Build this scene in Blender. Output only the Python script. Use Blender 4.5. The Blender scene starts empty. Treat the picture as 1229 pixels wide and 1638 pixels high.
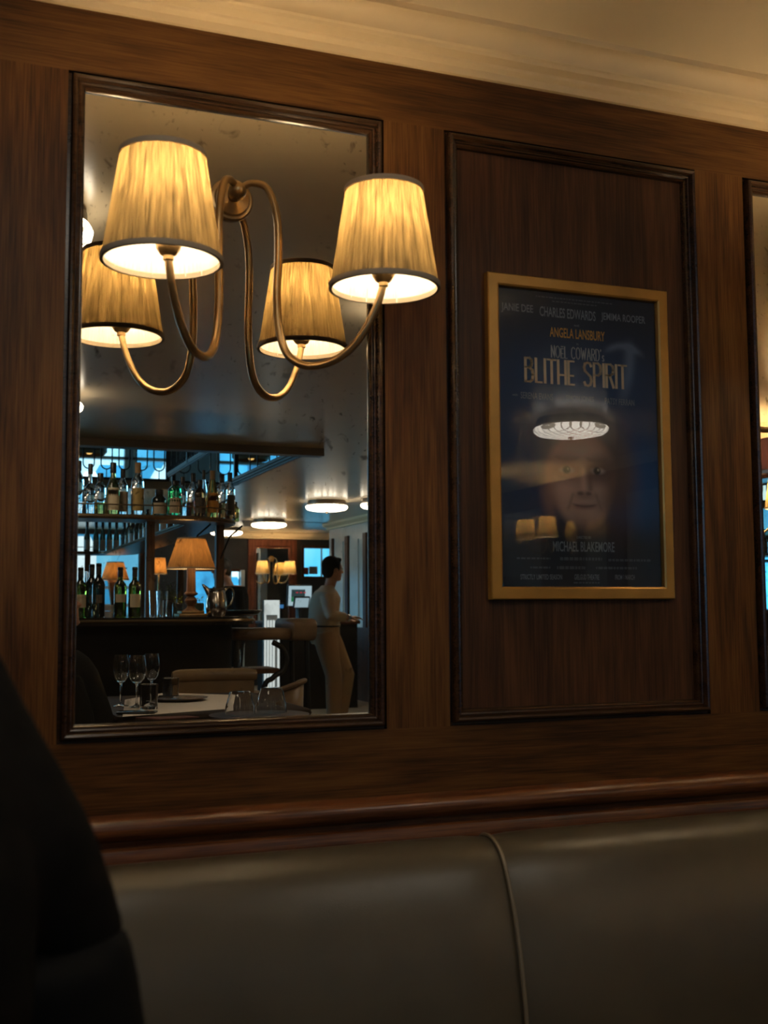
import bpy, math, random
from mathutils import Vector, Matrix
import numpy as np

SC = bpy.context.scene
COL = SC.collection
PI = math.pi
random.seed(7)

# ------------------------------------------------------------------ camera
EYE = 1.18                      # camera height, metres; the panelled wall is the plane y = 0
CAM_D = 2.0                     # camera to wall
F_PX, IMG_W, IMG_H = 1800.0, 1229.0, 1638.0
YAW, PITCH, ROLL = 0.366376, 0.084035, -0.005682
_f = Vector((math.sin(YAW) * math.cos(PITCH), math.cos(YAW) * math.cos(PITCH), math.sin(PITCH)))
_r0 = Vector((math.cos(YAW), -math.sin(YAW), 0))
_u0 = _r0.cross(_f)
_r = math.cos(ROLL) * _r0 + math.sin(ROLL) * _u0
_u = -math.sin(ROLL) * _r0 + math.cos(ROLL) * _u0
cd = bpy.data.cameras.new('camera')
cam = bpy.data.objects.new('camera', cd)
COL.objects.link(cam)
cam.matrix_world = Matrix(((_r.x, _u.x, -_f.x, 0.0), (_r.y, _u.y, -_f.y, -CAM_D), (_r.z, _u.z, -_f.z, EYE), (0, 0, 0, 1)))
cd.sensor_fit = 'VERTICAL'
cd.sensor_height = 24.0
cd.lens = F_PX / IMG_H * 24.0
cd.clip_start = 0.05
cd.dof.use_dof = True
cd.dof.focus_distance = 3.4
cd.dof.aperture_fstop = 4.2
SC.camera = cam

# ------------------------------------------------------------------ world and exposure
W = bpy.data.worlds.new('world')
SC.world = W
W.use_nodes = True
W.node_tree.nodes['Background'].inputs[0].default_value = (0.20, 0.42, 0.75, 1)
W.node_tree.nodes['Background'].inputs[1].default_value = 0.35
SC.view_settings.view_transform = 'Standard'
SC.view_settings.look = 'None'
SC.view_settings.exposure = 0.0
SC.view_settings.gamma = 1.0
SC.view_settings.use_curve_mapping = False
cy = SC.cycles
cy.use_denoising = True
cy.max_bounces = 10
cy.diffuse_bounces = 3
cy.glossy_bounces = 6
cy.transmission_bounces = 8
cy.transparent_max_bounces = 12
cy.sample_clamp_indirect = 25.0
cy.caustics_reflective = False
cy.caustics_refractive = False

# strengths of the lamps and of the daylight behind the windows
BULB = 122.0
BULB_FAR = 190.0
BULB_SIDE = 850.0           # stronger lamps on the side wall
LAMP_TABLE = 60.0
CEIL_LAMP = 11.0
DAY = 1.9
FILL_DAY = 14.0               # unseen left window, added to throw cool light on ceiling and waiter

# ------------------------------------------------------------------ where things stand
YM = 0.012                      # the mirror glass lies here
def slope(px, py):
    d = _r * ((px - IMG_W / 2) / F_PX) - _u * ((py - IMG_H / 2) / F_PX) + _f
    return d.x / d.y, d.z / d.y
def at(px, py, T):              # a point of the room that the mirror shows, T metres of depth from the camera by way of the glass
    a, b = slope(px, py)
    return Vector((a * T, 2 * YM - (T - CAM_D), EYE + b * T))
def direct(px, py, T):          # a point seen without the mirror
    a, b = slope(px, py)
    return Vector((a * T, T - CAM_D, EYE + b * T))
def ry(T):
    return 2 * YM - (T - CAM_D)
def mpp(px, T):                 # metres per pixel there
    a, _b = slope(px, 970)
    return T * (_f.y + _f.x * a) / F_PX

# ------------------------------------------------------------------ mesh builder
def frame_from(d):
    d = d.normalized()
    up = Vector((0, 0, 1)) if abs(d.z) < 0.95 else Vector((1, 0, 0))
    s = d.cross(up).normalized()
    return s, s.cross(d).normalized()

class MB:
    def __init__(self):
        self.v, self.f, self.m = [], [], []
    def add(self, vs, fs, m=0):
        o = len(self.v)
        self.v += [tuple(x) for x in vs]
        for q in fs:
            self.f.append([i + o for i in q]); self.m.append(m)
        return self
    def box(self, a, b, m=0):
        x0, y0, z0 = a; x1, y1, z1 = b
        vs = [(x0, y0, z0), (x1, y0, z0), (x1, y1, z0), (x0, y1, z0), (x0, y0, z1), (x1, y0, z1), (x1, y1, z1), (x0, y1, z1)]
        return self.add(vs, [(0, 3, 2, 1), (4, 5, 6, 7), (0, 1, 5, 4), (1, 2, 6, 5), (2, 3, 7, 6), (3, 0, 4, 7)], m)
    def rbox(self, a, b, r, m=0, k=4):      # box with rounded vertical edges and softened top and bottom
        x0, y0, z0 = a; x1, y1, z1 = b
        def ring(ins, z):
            pts = []
            rr = max(r - ins, 1e-4)
            for cx, cy_, s in ((x1 - r, y1 - r, 0), (x0 + r, y1 - r, 1), (x0 + r, y0 + r, 2), (x1 - r, y0 + r, 3)):
                for i in range(k + 1):
                    t = PI / 2 * (s + i / k)
                    pts.append((cx + rr * math.cos(t), cy_ + rr * math.sin(t), z))
            return pts
        e = min(r * 0.5, (z1 - z0) * 0.45)
        rings = [ring(e, z0), ring(e * 0.3, z0 + e * 0.3), ring(0, z0 + e), ring(0, z1 - e), ring(e * 0.3, z1 - e * 0.3), ring(e, z1)]
        return self.rings(rings, m=m)
    def rings(self, rings, m=0, cap=True, closed=True):
        n = len(rings[0]); vs = [p for r in rings for p in r]; fs = []
        for i in range(len(rings) - 1):
            for j in range(n if closed else n - 1):
                k = (j + 1) % n
                fs.append((i * n + j, i * n + k, (i + 1) * n + k, (i + 1) * n + j))
        if cap:
            fs.append(tuple(reversed(range(n)))); fs.append(tuple(range((len(rings) - 1) * n, len(rings) * n)))
        return self.add(vs, fs, m)
    def lathe(self, prof, c=(0, 0, 0), segs=32, m=0, mod=None, cap=False):
        rings = []
        for r, z in prof:
            rg = []
            for j in range(segs):
                t = 2 * PI * j / segs
                rr = r if mod is None else mod(r, z, j)
                rg.append((c[0] + rr * math.cos(t), c[1] + rr * math.sin(t), c[2] + z))
            rings.append(rg)
        return self.rings(rings, m=m, cap=cap)
    def tube(self, pts, rad, segs=10, m=0, cap=True, flat=1.0):
        pts = [Vector(p) for p in pts]; n = len(pts)
        if not hasattr(rad, '__len__'): rad = [rad] * n
        rings = []; s = None
        for i, p in enumerate(pts):
            d = (pts[min(i + 1, n - 1)] - pts[max(i - 1, 0)]).normalized()
            if s is None: s, t = frame_from(d)
            else:
                s = (s - d * s.dot(d))
                s = s.normalized() if s.length > 1e-6 else frame_from(d)[0]
            t = s.cross(d)
            rings.append([p + s * (rad[i] * math.cos(2 * PI * j / segs)) + t * (rad[i] * flat * math.sin(2 * PI * j / segs)) for j in range(segs)])
        return self.rings(rings, m=m, cap=cap)
    def ball(self, c, r, segs=16, m=0, rot=None):
        if not hasattr(r, '__len__'): r = (r, r, r)
        R = rot or Matrix.Identity(3); c = Vector(c); rings = []
        k = max(6, segs // 2)
        for i in range(k + 1):
            ph = -PI / 2 + PI * i / k; cc = max(math.cos(ph), 1e-3)
            rings.append([c + R @ Vector((r[0] * cc * math.cos(2 * PI * j / segs), r[1] * cc * math.sin(2 * PI * j / segs), r[2] * math.sin(ph))) for j in range(segs)])
        return self.rings(rings, m=m)
    def loft(self, secs, segs=20, m=0):     # secs: (centre, rx, ry, turn about z)
        rings = []
        for c, rx, ry_, a in secs:
            rg = []
            for j in range(segs):
                t = 2 * PI * j / segs
                x, y = rx * math.cos(t), ry_ * math.sin(t)
                rg.append((c[0] + x * math.cos(a) - y * math.sin(a), c[1] + x * math.sin(a) + y * math.cos(a), c[2]))
            rings.append(rg)
        return self.rings(rings, m=m)
    def extrude(self, poly, depth_vec, m=0):   # planar polygon pushed along a vector
        p = [Vector(q) for q in poly]; d = Vector(depth_vec)
        return self.rings([p, [q + d for q in p]], m=m)
    def sweep_rect(self, x0, x1, z0, z1, prof, m=0):   # prof (inset from the outer edge, y), mitred at four corners
        rings = []
        for cx, cz, sx, sz in ((x0, z0, 1, 1), (x1, z0, -1, 1), (x1, z1, -1, -1), (x0, z1, 1, -1)):
            rings.append([(cx + sx * d, y, cz + sz * d) for d, y in prof])
        n = len(prof); vs = [p for r in rings for p in r]; fs = []
        for i in range(4):
            k = (i + 1) % 4
            for j in range(n - 1):
                fs.append((i * n + j, k * n + j, k * n + j + 1, i * n + j + 1))
        return self.add(vs, fs, m)
    def build(self, name, mat, parent=None, smooth=True, angle=40, kind=None, recalc=True):
        me = bpy.data.meshes.new(name)
        me.from_pydata(self.v, [], self.f); me.update()
        if recalc:
            import bmesh
            bm = bmesh.new(); bm.from_mesh(me)
            bmesh.ops.remove_doubles(bm, verts=bm.verts, dist=1e-6)
            bmesh.ops.recalc_face_normals(bm, faces=bm.faces)
            if smooth:
                for fc in bm.faces: fc.smooth = True
                lim = math.radians(angle)
                for e in bm.edges:
                    if len(e.link_faces) == 2 and e.calc_face_angle(0) > lim: e.smooth = False
            bm.to_mesh(me); bm.free()
        for mm in (mat if isinstance(mat, (list, tuple)) else [mat]): me.materials.append(mm)
        if isinstance(mat, (list, tuple)) and len(me.polygons) == len(self.m):
            me.polygons.foreach_set('material_index', self.m)
        o = bpy.data.objects.new(name, me); COL.objects.link(o)
        if parent is not None: o.parent = parent
        if kind: o['kind'] = kind
        return o

def thing(name, label, cat, loc=(0, 0, 0), rz=0.0, group=None):
    o = bpy.data.objects.new(name, None); COL.objects.link(o)
    o.empty_display_size = 0.05
    o.location = loc; o.rotation_euler = (0, 0, rz)
    return tag(o, label, cat, group)
def tag(o, label, cat, group=None, kind=None):
    o['label'] = label; o['category'] = cat
    if group: o['group'] = group
    if kind: o['kind'] = kind
    return o
def copy_tree(o, parent=None):
    kids = [c for c in bpy.data.objects if c.parent is o]
    c = o.copy(); COL.objects.link(c)
    if parent is not None: c.parent = parent
    for k in kids: copy_tree(k, c)
    return c
def put(o, loc, rz=0.0, label=None, scale=None):
    o.location = loc; o.rotation_euler = (0, 0, rz)
    if label: o['label'] = label
    if scale: o.scale = (scale,) * 3
    return o
def organic(o, voxel, smooth=6):
    r = o.modifiers.new('remesh', 'REMESH'); r.mode = 'VOXEL'; r.voxel_size = voxel; r.use_smooth_shade = True
    s = o.modifiers.new('smooth', 'SMOOTH'); s.iterations = smooth; s.factor = 0.5
    return o
def catmull(pts, n=8):
    P = [Vector(p) for p in pts]; P = [2 * P[0] - P[1]] + P + [2 * P[-1] - P[-2]]; out = []
    for i in range(1, len(P) - 2):
        for k in range(n):
            t = k / n; a, b, c, d = P[i - 1:i + 3]
            out.append(0.5 * ((2 * b) + (c - a) * t + (2 * a - 5 * b + 4 * c - d) * t * t + (3 * b - a - 3 * c + d) * t ** 3))
    out.append(P[-2]); return out

# ------------------------------------------------------------------ materials
def nodes(name):
    m = bpy.data.materials.new(name); m.use_nodes = True
    t = m.node_tree; return m, t, t.nodes, t.links, t.nodes['Principled BSDF']
def simple(name, col, rough=0.5, metal=0.0, spec=0.5, coat=0.0, emit=None, estr=0.0, bump=0.0, bscale=200.0, vary=0.0, vscale=8.0):
    m, t, N, L, P = nodes(name)
    P.inputs['Base Color'].default_value = (*col, 1)
    P.inputs['Roughness'].default_value = rough; P.inputs['Metallic'].default_value = metal
    P.inputs['Specular IOR Level'].default_value = spec
    if coat: P.inputs['Coat Weight'].default_value = coat; P.inputs['Coat Roughness'].default_value = 0.15
    if emit: P.inputs['Emission Color'].default_value = (*emit, 1); P.inputs['Emission Strength'].default_value = estr
    if vary:
        tc = N.new('ShaderNodeTexCoord'); nz = N.new('ShaderNodeTexNoise'); nz.inputs['Scale'].default_value = vscale; nz.inputs['Detail'].default_value = 5
        L.new(tc.outputs['Object'], nz.inputs['Vector'])
        rp = N.new('ShaderNodeValToRGB')
        rp.color_ramp.elements[0].position = 0.3; rp.color_ramp.elements[1].position = 0.7
        rp.color_ramp.elements[0].color = (*[c * (1 - vary) for c in col], 1); rp.color_ramp.elements[1].color = (*[min(1, c * (1 + vary)) for c in col], 1)
        L.new(nz.outputs['Fac'], rp.inputs['Fac']); L.new(rp.outputs['Color'], P.inputs['Base Color'])
    if bump:
        tc = N.new('ShaderNodeTexCoord'); nz = N.new('ShaderNodeTexNoise'); nz.inputs['Scale'].default_value = bscale; nz.inputs['Detail'].default_value = 3
        L.new(tc.outputs['Object'], nz.inputs['Vector'])
        b = N.new('ShaderNodeBump'); b.inputs['Strength'].default_value = bump; b.inputs['Distance'].default_value = 0.002
        L.new(nz.outputs['Fac'], b.inputs['Height']); L.new(b.outputs['Normal'], P.inputs['Normal'])
    return m
def wood(name, dark, mid, light, grain='z', rough=0.48, scale=1.0, coat=0.0):
    m, t, N, L, P = nodes(name)
    tc = N.new('ShaderNodeTexCoord')
    def mapped(sa, sc):
        mp = N.new('ShaderNodeMapping')
        s = {'x': (sa, sc, sc), 'y': (sc, sa, sc), 'z': (sc, sc, sa)}[grain]
        mp.inputs['Scale'].default_value = [q * scale for q in s]
        L.new(tc.outputs['Object'], mp.inputs['Vector']); return mp
    n1 = N.new('ShaderNodeTexNoise'); n1.inputs['Scale'].default_value = 1; n1.inputs['Detail'].default_value = 6; n1.inputs['Distortion'].default_value = 0.8
    L.new(mapped(2.2, 26).outputs[0], n1.inputs['Vector'])
    n2 = N.new('ShaderNodeTexNoise'); n2.inputs['Scale'].default_value = 1; n2.inputs['Detail'].default_value = 3
    L.new(mapped(9, 330).outputs[0], n2.inputs['Vector'])
    n3 = N.new('ShaderNodeTexNoise'); n3.inputs['Scale'].default_value = 1; n3.inputs['Detail'].default_value = 2
    L.new(mapped(1.6, 4).outputs[0], n3.inputs['Vector'])
    rp = N.new('ShaderNodeValToRGB'); e = rp.color_ramp.elements
    e[0].position = 0.37; e[0].color = (*dark, 1); e[1].position = 0.63; e[1].color = (*light, 1)
    k = e.new(0.5); k.color = (*mid, 1)
    mx = N.new('ShaderNodeMath'); mx.operation = 'MULTIPLY_ADD'; mx.inputs[1].default_value = 0.45
    L.new(n2.outputs['Fac'], mx.inputs[0])
    m2 = N.new('ShaderNodeMath'); m2.operation = 'MULTIPLY_ADD'; m2.inputs[1].default_value = 0.55; m2.inputs[2].default_value = 0.0
    L.new(n1.outputs['Fac'], m2.inputs[0]); L.new(m2.outputs[0], mx.inputs[2])
    m3 = N.new('ShaderNodeMath'); m3.operation = 'MULTIPLY_ADD'; m3.inputs[1].default_value = 0.3; m3.inputs[2].default_value = -0.15
    L.new(n3.outputs['Fac'], m3.inputs[0])
    m4 = N.new('ShaderNodeMath'); m4.operation = 'ADD'
    L.new(mx.outputs[0], m4.inputs[0]); L.new(m3.outputs[0], m4.inputs[1]); L.new(m4.outputs[0], rp.inputs['Fac'])
    L.new(rp.outputs['Color'], P.inputs['Base Color'])
    P.inputs['Roughness'].default_value = rough; P.inputs['Specular IOR Level'].default_value = 0.24
    P.inputs['Coat Weight'].default_value = coat; P.inputs['Coat Roughness'].default_value = 0.25
    b = N.new('ShaderNodeBump'); b.inputs['Strength'].default_value = 0.25; b.inputs['Distance'].default_value = 0.0012
    L.new(mx.outputs[0], b.inputs['Height']); L.new(b.outputs['Normal'], P.inputs['Normal'])
    return m
def glass(name, col, rough=0.0, ior=1.45):
    m, t, N, L, P = nodes(name)
    P.inputs['Base Color'].default_value = (*col, 1); P.inputs['Roughness'].default_value = rough
    P.inputs['Transmission Weight'].default_value = 1.0; P.inputs['IOR'].default_value = ior
    return m
def clear_sheet(name, refl=0.10, tint=(1, 1, 1), rough=0.0):      # thin pane: lets light straight through and mirrors a little
    m, t, N, L, P = nodes(name); N.remove(P)
    o = N['Material Output']; tr = N.new('ShaderNodeBsdfTransparent'); tr.inputs[0].default_value = (*tint, 1)
    g = N.new('ShaderNodeBsdfGlossy'); g.inputs['Roughness'].default_value = rough
    lw = N.new('ShaderNodeFresnel'); lw.inputs['IOR'].default_value = 1.5
    ml = N.new('ShaderNodeMath'); ml.operation = 'MULTIPLY'; ml.inputs[1].default_value = refl / 0.04; ml.use_clamp = True
    L.new(lw.outputs[0], ml.inputs[0])
    mx = N.new('ShaderNodeMixShader'); L.new(ml.outputs[0], mx.inputs[0]); L.new(tr.outputs[0], mx.inputs[1]); L.new(g.outputs[0], mx.inputs[2])
    L.new(mx.outputs[0], o.inputs['Surface']); return m
def emitter(name, col, strength):
    m, t, N, L, P = nodes(name); N.remove(P)
    e = N.new('ShaderNodeEmission'); e.inputs[0].default_value = (*col, 1); e.inputs[1].default_value = strength
    L.new(e.outputs[0], N['Material Output'].inputs['Surface']); return m
def antique_mirror(name, tint=(0.84, 0.80, 0.71)):
    m, t, N, L, P = nodes(name); N.remove(P)
    tc = N.new('ShaderNodeTexCoord')
    def spots(scale, lo, hi, detail=4, dist=0.6):
        n = N.new('ShaderNodeTexNoise'); n.inputs['Scale'].default_value = scale; n.inputs['Detail'].default_value = detail; n.inputs['Distortion'].default_value = dist
        L.new(tc.outputs['Object'], n.inputs['Vector'])
        r = N.new('ShaderNodeMapRange'); r.inputs['From Min'].default_value = lo; r.inputs['From Max'].default_value = hi
        L.new(n.outputs['Fac'], r.inputs['Value']); return r.outputs['Result']
    a = spots(38, 0.63, 0.74, 3); b = spots(5, 0.42, 0.60); c = spots(105, 0.66, 0.76, 2)
    ab = N.new('ShaderNodeMath'); ab.operation = 'MULTIPLY'; L.new(a, ab.inputs[0]); L.new(b, ab.inputs[1])
    cb = N.new('ShaderNodeMath'); cb.operation = 'MULTIPLY'; L.new(c, cb.inputs[0]); L.new(b, cb.inputs[1])
    s = N.new('ShaderNodeMath'); s.operation = 'MAXIMUM'; L.new(ab.outputs[0], s.inputs[0]); L.new(cb.outputs[0], s.inputs[1])
    k = N.new('ShaderNodeMath'); k.operation = 'MULTIPLY'; k.inputs[1].default_value = 0.75; L.new(s.outputs[0], k.inputs[0])
    cm = N.new('ShaderNodeMix'); cm.data_type = 'RGBA'
    cm.inputs['A'].default_value = (*tint, 1); cm.inputs['B'].default_value = (0.10, 0.085, 0.06, 1)
    L.new(k.outputs[0], cm.inputs['Factor'])
    g = N.new('ShaderNodeBsdfGlossy'); g.inputs['Roughness'].default_value = 0.0; L.new(cm.outputs['Result'], g.inputs['Color'])
    df = N.new('ShaderNodeBsdfDiffuse'); df.inputs['Color'].default_value = (0.20, 0.17, 0.12, 1)
    mx = N.new('ShaderNodeMixShader'); mx.inputs[0].default_value = 0.035
    L.new(g.outputs[0], mx.inputs[1]); L.new(df.outputs[0], mx.inputs[2]); L.new(mx.outputs[0], N['Material Output'].inputs['Surface'])
    return m
def shade_cloth(name, trans, refl, inner=(0.93, 0.92, 0.90), tstr=0.5):
    """Pleated silk: white lining inside, yellow outside, light passes through."""
    m, t, N, L, P = nodes(name); N.remove(P)
    tc = N.new('ShaderNodeTexCoord'); sep = N.new('ShaderNodeSeparateXYZ'); L.new(tc.outputs['Object'], sep.inputs[0])
    cb = N.new('ShaderNodeCombineXYZ'); L.new(sep.outputs[0], cb.inputs[0]); L.new(sep.outputs[1], cb.inputs[1])
    nm = N.new('ShaderNodeVectorMath'); nm.operation = 'NORMALIZE'; L.new(cb.outputs[0], nm.inputs[0])
    ad = N.new('ShaderNodeCombineXYZ'); L.new(sep.outputs[2], ad.inputs[2])
    va = N.new('ShaderNodeVectorMath'); va.operation = 'MULTIPLY_ADD'; va.inputs[1].default_value = (1, 1, 1); L.new(nm.outputs[0], va.inputs[0]); L.new(ad.outputs[0], va.inputs[2])
    def nz(scale, lo, hi):
        n = N.new('ShaderNodeTexNoise'); n.inputs['Scale'].default_value = scale; n.inputs['Detail'].default_value = 2; L.new(va.outputs[0], n.inputs['Vector'])
        r = N.new('ShaderNodeMapRange'); r.inputs['From Min'].default_value = 0.3; r.inputs['From Max'].default_value = 0.7; r.inputs['To Min'].default_value = lo; r.inputs['To Max'].default_value = hi
        L.new(n.outputs['Fac'], r.inputs['Value']); return r.outputs['Result']
    f1, f2 = nz(30, 0.35, 1.55), nz(7, 0.5, 1.55)
    mu = N.new('ShaderNodeMath'); mu.operation = 'MULTIPLY'; L.new(f1, mu.inputs[0]); L.new(f2, mu.inputs[1])
    tcx = N.new('ShaderNodeVectorMath'); tcx.operation = 'SCALE'; tcx.inputs[0].default_value = trans; L.new(mu.outputs[0], tcx.inputs['Scale'])
    tl = N.new('ShaderNodeBsdfTranslucent'); L.new(tcx.outputs[0], tl.inputs['Color'])
    do = N.new('ShaderNodeBsdfDiffuse'); do.inputs['Color'].default_value = (*refl, 1)
    di = N.new('ShaderNodeBsdfDiffuse'); di.inputs['Color'].default_value = (*inner, 1)
    ge = N.new('ShaderNodeNewGeometry')
    so = N.new('ShaderNodeAddShader'); L.new(tl.outputs[0], so.inputs[0]); L.new(do.outputs[0], so.inputs[1])
    mx = N.new('ShaderNodeMixShader'); L.new(ge.outputs['Backfacing'], mx.inputs[0]); L.new(so.outputs[0], mx.inputs[1]); L.new(di.outputs[0], mx.inputs[2])
    L.new(mx.outputs[0], N['Material Output'].inputs['Surface']); return m
def lamp_glass(name, col, strength):       # pressed glass bowl with a lattice of fine lines
    m, t, N, L, P = nodes(name); N.remove(P)
    tc = N.new('ShaderNodeTexCoord'); mp = N.new('ShaderNodeMapping'); mp.inputs['Rotation'].default_value = (0, 0, PI / 4); L.new(tc.outputs['Object'], mp.inputs['Vector'])
    br = N.new('ShaderNodeTexBrick'); br.inputs['Scale'].default_value = 1.0; br.offset = 0.0
    br.inputs['Color1'].default_value = (1, 1, 1, 1); br.inputs['Color2'].default_value = (0.86, 0.86, 0.86, 1); br.inputs['Mortar'].default_value = (0.22, 0.20, 0.17, 1)
    br.inputs['Brick Width'].default_value = 0.045; br.inputs['Row Height'].default_value = 0.045; br.inputs['Mortar Size'].default_value = 0.004
    L.new(mp.outputs[0], br.inputs['Vector'])
    mu = N.new('ShaderNodeMix'); mu.data_type = 'RGBA'; mu.blend_type = 'MULTIPLY'; mu.inputs['Factor'].default_value = 1; mu.inputs['B'].default_value = (*col, 1)
    L.new(br.outputs['Color'], mu.inputs['A'])
    e = N.new('ShaderNodeEmission'); e.inputs[1].default_value = strength; L.new(mu.outputs['Result'], e.inputs[0])
    L.new(e.outputs[0], N['Material Output'].inputs['Surface']); return m
def daylight_pane(name, strength, scale=2.0, seed=0.0, blue=False):   # daylight with the blurred street and sky behind the pane
    m, t, N, L, P = nodes(name); N.remove(P)
    tc = N.new('ShaderNodeTexCoord'); mp = N.new('ShaderNodeMapping'); mp.inputs['Location'].default_value = (seed, seed * 0.7, seed * 1.3); mp.inputs['Scale'].default_value = (1.0, 1.0, 0.55)
    L.new(tc.outputs['Object'], mp.inputs['Vector'])
    vo = N.new('ShaderNodeTexVoronoi'); vo.distance = 'CHEBYCHEV'; vo.inputs['Scale'].default_value = scale; L.new(mp.outputs[0], vo.inputs['Vector'])
    nz = N.new('ShaderNodeTexNoise'); nz.inputs['Scale'].default_value = scale * 1.5; nz.inputs['Detail'].default_value = 4; L.new(mp.outputs[0], nz.inputs['Vector'])
    sp = N.new('ShaderNodeSeparateColor'); L.new(vo.outputs['Color'], sp.inputs[0])
    av = N.new('ShaderNodeMath'); av.operation = 'MULTIPLY_ADD'; av.inputs[1].default_value = 0.55; L.new(sp.outputs[0], av.inputs[0])
    hf = N.new('ShaderNodeMath'); hf.operation = 'MULTIPLY'; hf.inputs[1].default_value = 0.55; L.new(nz.outputs['Fac'], hf.inputs[0]); L.new(hf.outputs[0], av.inputs[2])
    rp = N.new('ShaderNodeValToRGB'); e = rp.color_ramp.elements
    e[0].position = 0.2; e[0].color = (0.012, 0.08, 0.20, 1); e[1].position = 0.85; e[1].color = (0.62, 0.85, 1.0, 1)
    k = e.new(0.42); k.color = (0.03, 0.24, 0.50, 1); k = e.new(0.66); k.color = (0.13, 0.46, 0.72, 1)
    if blue: e[0].color = (0.015, 0.22, 0.52, 1); e[1].color = (0.025, 0.33, 0.68, 1); e[2].color = (0.05, 0.42, 0.80, 1); e[3].color = (0.16, 0.55, 0.90, 1)
    L.new(av.outputs[0], rp.inputs['Fac'])
    em = N.new('ShaderNodeEmission'); em.inputs[1].default_value = strength; L.new(rp.outputs['Color'], em.inputs[0])
    L.new(em.outputs[0], N['Material Output'].inputs['Surface']); return m

WOOD_V = wood('oak panelling upright grain', (0.044, 0.0155, 0.0040), (0.102, 0.039, 0.0085), (0.165, 0.069, 0.016), 'z')
WOOD_H = wood('oak panelling level grain', (0.035, 0.0125, 0.0034), (0.086, 0.033, 0.0072), (0.140, 0.058, 0.013), 'x')
WOOD_P = wood('dark oak panel', (0.030, 0.011, 0.005), (0.062, 0.024, 0.009), (0.095, 0.038, 0.014), 'z', rough=0.5, coat=0.05)
WOOD_M = wood('dark moulding', (0.024, 0.011, 0.005), (0.042, 0.019, 0.008), (0.066, 0.030, 0.012), 'x', rough=0.26, coat=0.5)
WOOD_R = wood('red brown rail', (0.040, 0.012, 0.005), (0.11, 0.036, 0.012), (0.19, 0.068, 0.022), 'x', rough=0.28, coat=0.5)
WOOD_D = wood('mahogany', (0.020, 0.007, 0.004), (0.055, 0.018, 0.008), (0.10, 0.034, 0.014), 'z', rough=0.4)
WOOD_C = wood('lamp timber', (0.10, 0.045, 0.02), (0.22, 0.10, 0.045), (0.32, 0.16, 0.07), 'z', rough=0.5)
WOOD_POST = wood('brown timber post', (0.06, 0.036, 0.02), (0.11, 0.07, 0.042), (0.17, 0.11, 0.065), 'z')
BLACKWOOD = simple('black lacquered timber', (0.006, 0.005, 0.0045), 0.6, spec=0.15, vary=0.2)
FLOOR = wood('pale floor boards', (0.22, 0.17, 0.12), (0.30, 0.24, 0.17), (0.38, 0.31, 0.22), 'y', rough=0.4)
PLASTER = simple('cream plaster', (0.70, 0.53, 0.31), 0.55, vary=0.04, vscale=3, bump=0.05, bscale=60)
CEIL = simple('satin cream ceiling', (0.72, 0.58, 0.38), 0.25, spec=0.7, vary=0.05, vscale=1.2)
BRASS = simple('aged brass', (0.37, 0.24, 0.11), 0.34, metal=0.9, vary=0.18, vscale=30)
BRONZE = simple('dark bronze', (0.10, 0.075, 0.05), 0.4, metal=0.7)
IRON = simple('black iron', (0.012, 0.014, 0.017), 0.45, metal=0.3)
BRASS_RAIL = simple('dull brass edging', (0.30, 0.22, 0.13), 0.25, metal=0.9)
SILVER = simple('silver plate', (0.55, 0.50, 0.43), 0.16, metal=1.0)
STEEL = simple('steel', (0.55, 0.57, 0.6), 0.18, metal=1.0)
CLOTH_SHADE = shade_cloth('pleated yellow silk', (0.072, 0.047, 0.0175), (0.28, 0.19, 0.085))
CLOTH_LAMP = shade_cloth('pleated tan silk', (0.10, 0.046, 0.0135), (0.28, 0.17, 0.07))
BAND = simple('grey brown braid', (0.36, 0.29, 0.21), 0.8, bump=0.3, bscale=600)
CERAMIC = simple('white china', (0.75, 0.74, 0.71), 0.2)
BULB_M = emitter('warm bulb', (1.0, 0.75, 0.45), BULB)
BULB_F = emitter('warm bulb far', (1.0, 0.74, 0.44), BULB_FAR)
BULB_S = emitter('warm bulb side', (1.0, 0.74, 0.44), BULB_SIDE)
BULB_T = emitter('warm table bulb', (1.0, 0.72, 0.40), LAMP_TABLE)
LAMPGLASS = lamp_glass('pressed glass bowl', (1.0, 0.90, 0.76), CEIL_LAMP)
MIRROR = antique_mirror('antique mirror')
MIRROR_DULL = antique_mirror('dull antique mirror', (0.42, 0.44, 0.40))
LEATHER = simple('olive brown leather', (0.080, 0.066, 0.044), 0.33, spec=0.5, vary=0.12, vscale=5, bump=0.12, bscale=420)
PIPE = simple('tan piping', (0.20, 0.16, 0.105), 0.4)
LEATHER_T = simple('tan leather', (0.26, 0.17, 0.085), 0.42, vary=0.15, vscale=9)
LEATHER_B = simple('brown leather', (0.22, 0.15, 0.09), 0.4, vary=0.15, vscale=9)
GILT = simple('gilt wood', (0.38, 0.20, 0.04), 0.36, metal=0.45, vary=0.15, vscale=14)
GLASS_C = glass('clear glass', (0.97, 0.98, 0.98))
GLASS_G = glass('green bottle glass', (0.25, 0.34, 0.05))
GLASS_E = glass('emerald glass', (0.04, 0.55, 0.22))
GLASS_K = glass('dark bottle glass', (0.035, 0.045, 0.03))
GLASS_A = glass('amber spirit', (0.75, 0.42, 0.10))
GLASS_Y = glass('straw glass', (0.62, 0.52, 0.16))
GLASS_T = glass('brown rum', (0.22, 0.07, 0.02))
SHEET = clear_sheet('picture glass', 0.060)
THIN = clear_sheet('thin glass', 0.07, (0.93, 0.95, 0.94))
PAPER = simple('cream paper', (0.55, 0.47, 0.34), 0.8, vary=0.1, vscale=60)
PAPER_W = simple('white paper', (0.70, 0.70, 0.66), 0.8)
PAPER_O = simple('orange paper', (0.72, 0.28, 0.03), 0.7)
LINEN = simple('table linen', (0.80, 0.72, 0.62), 0.85, bump=0.1, bscale=300)
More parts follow.
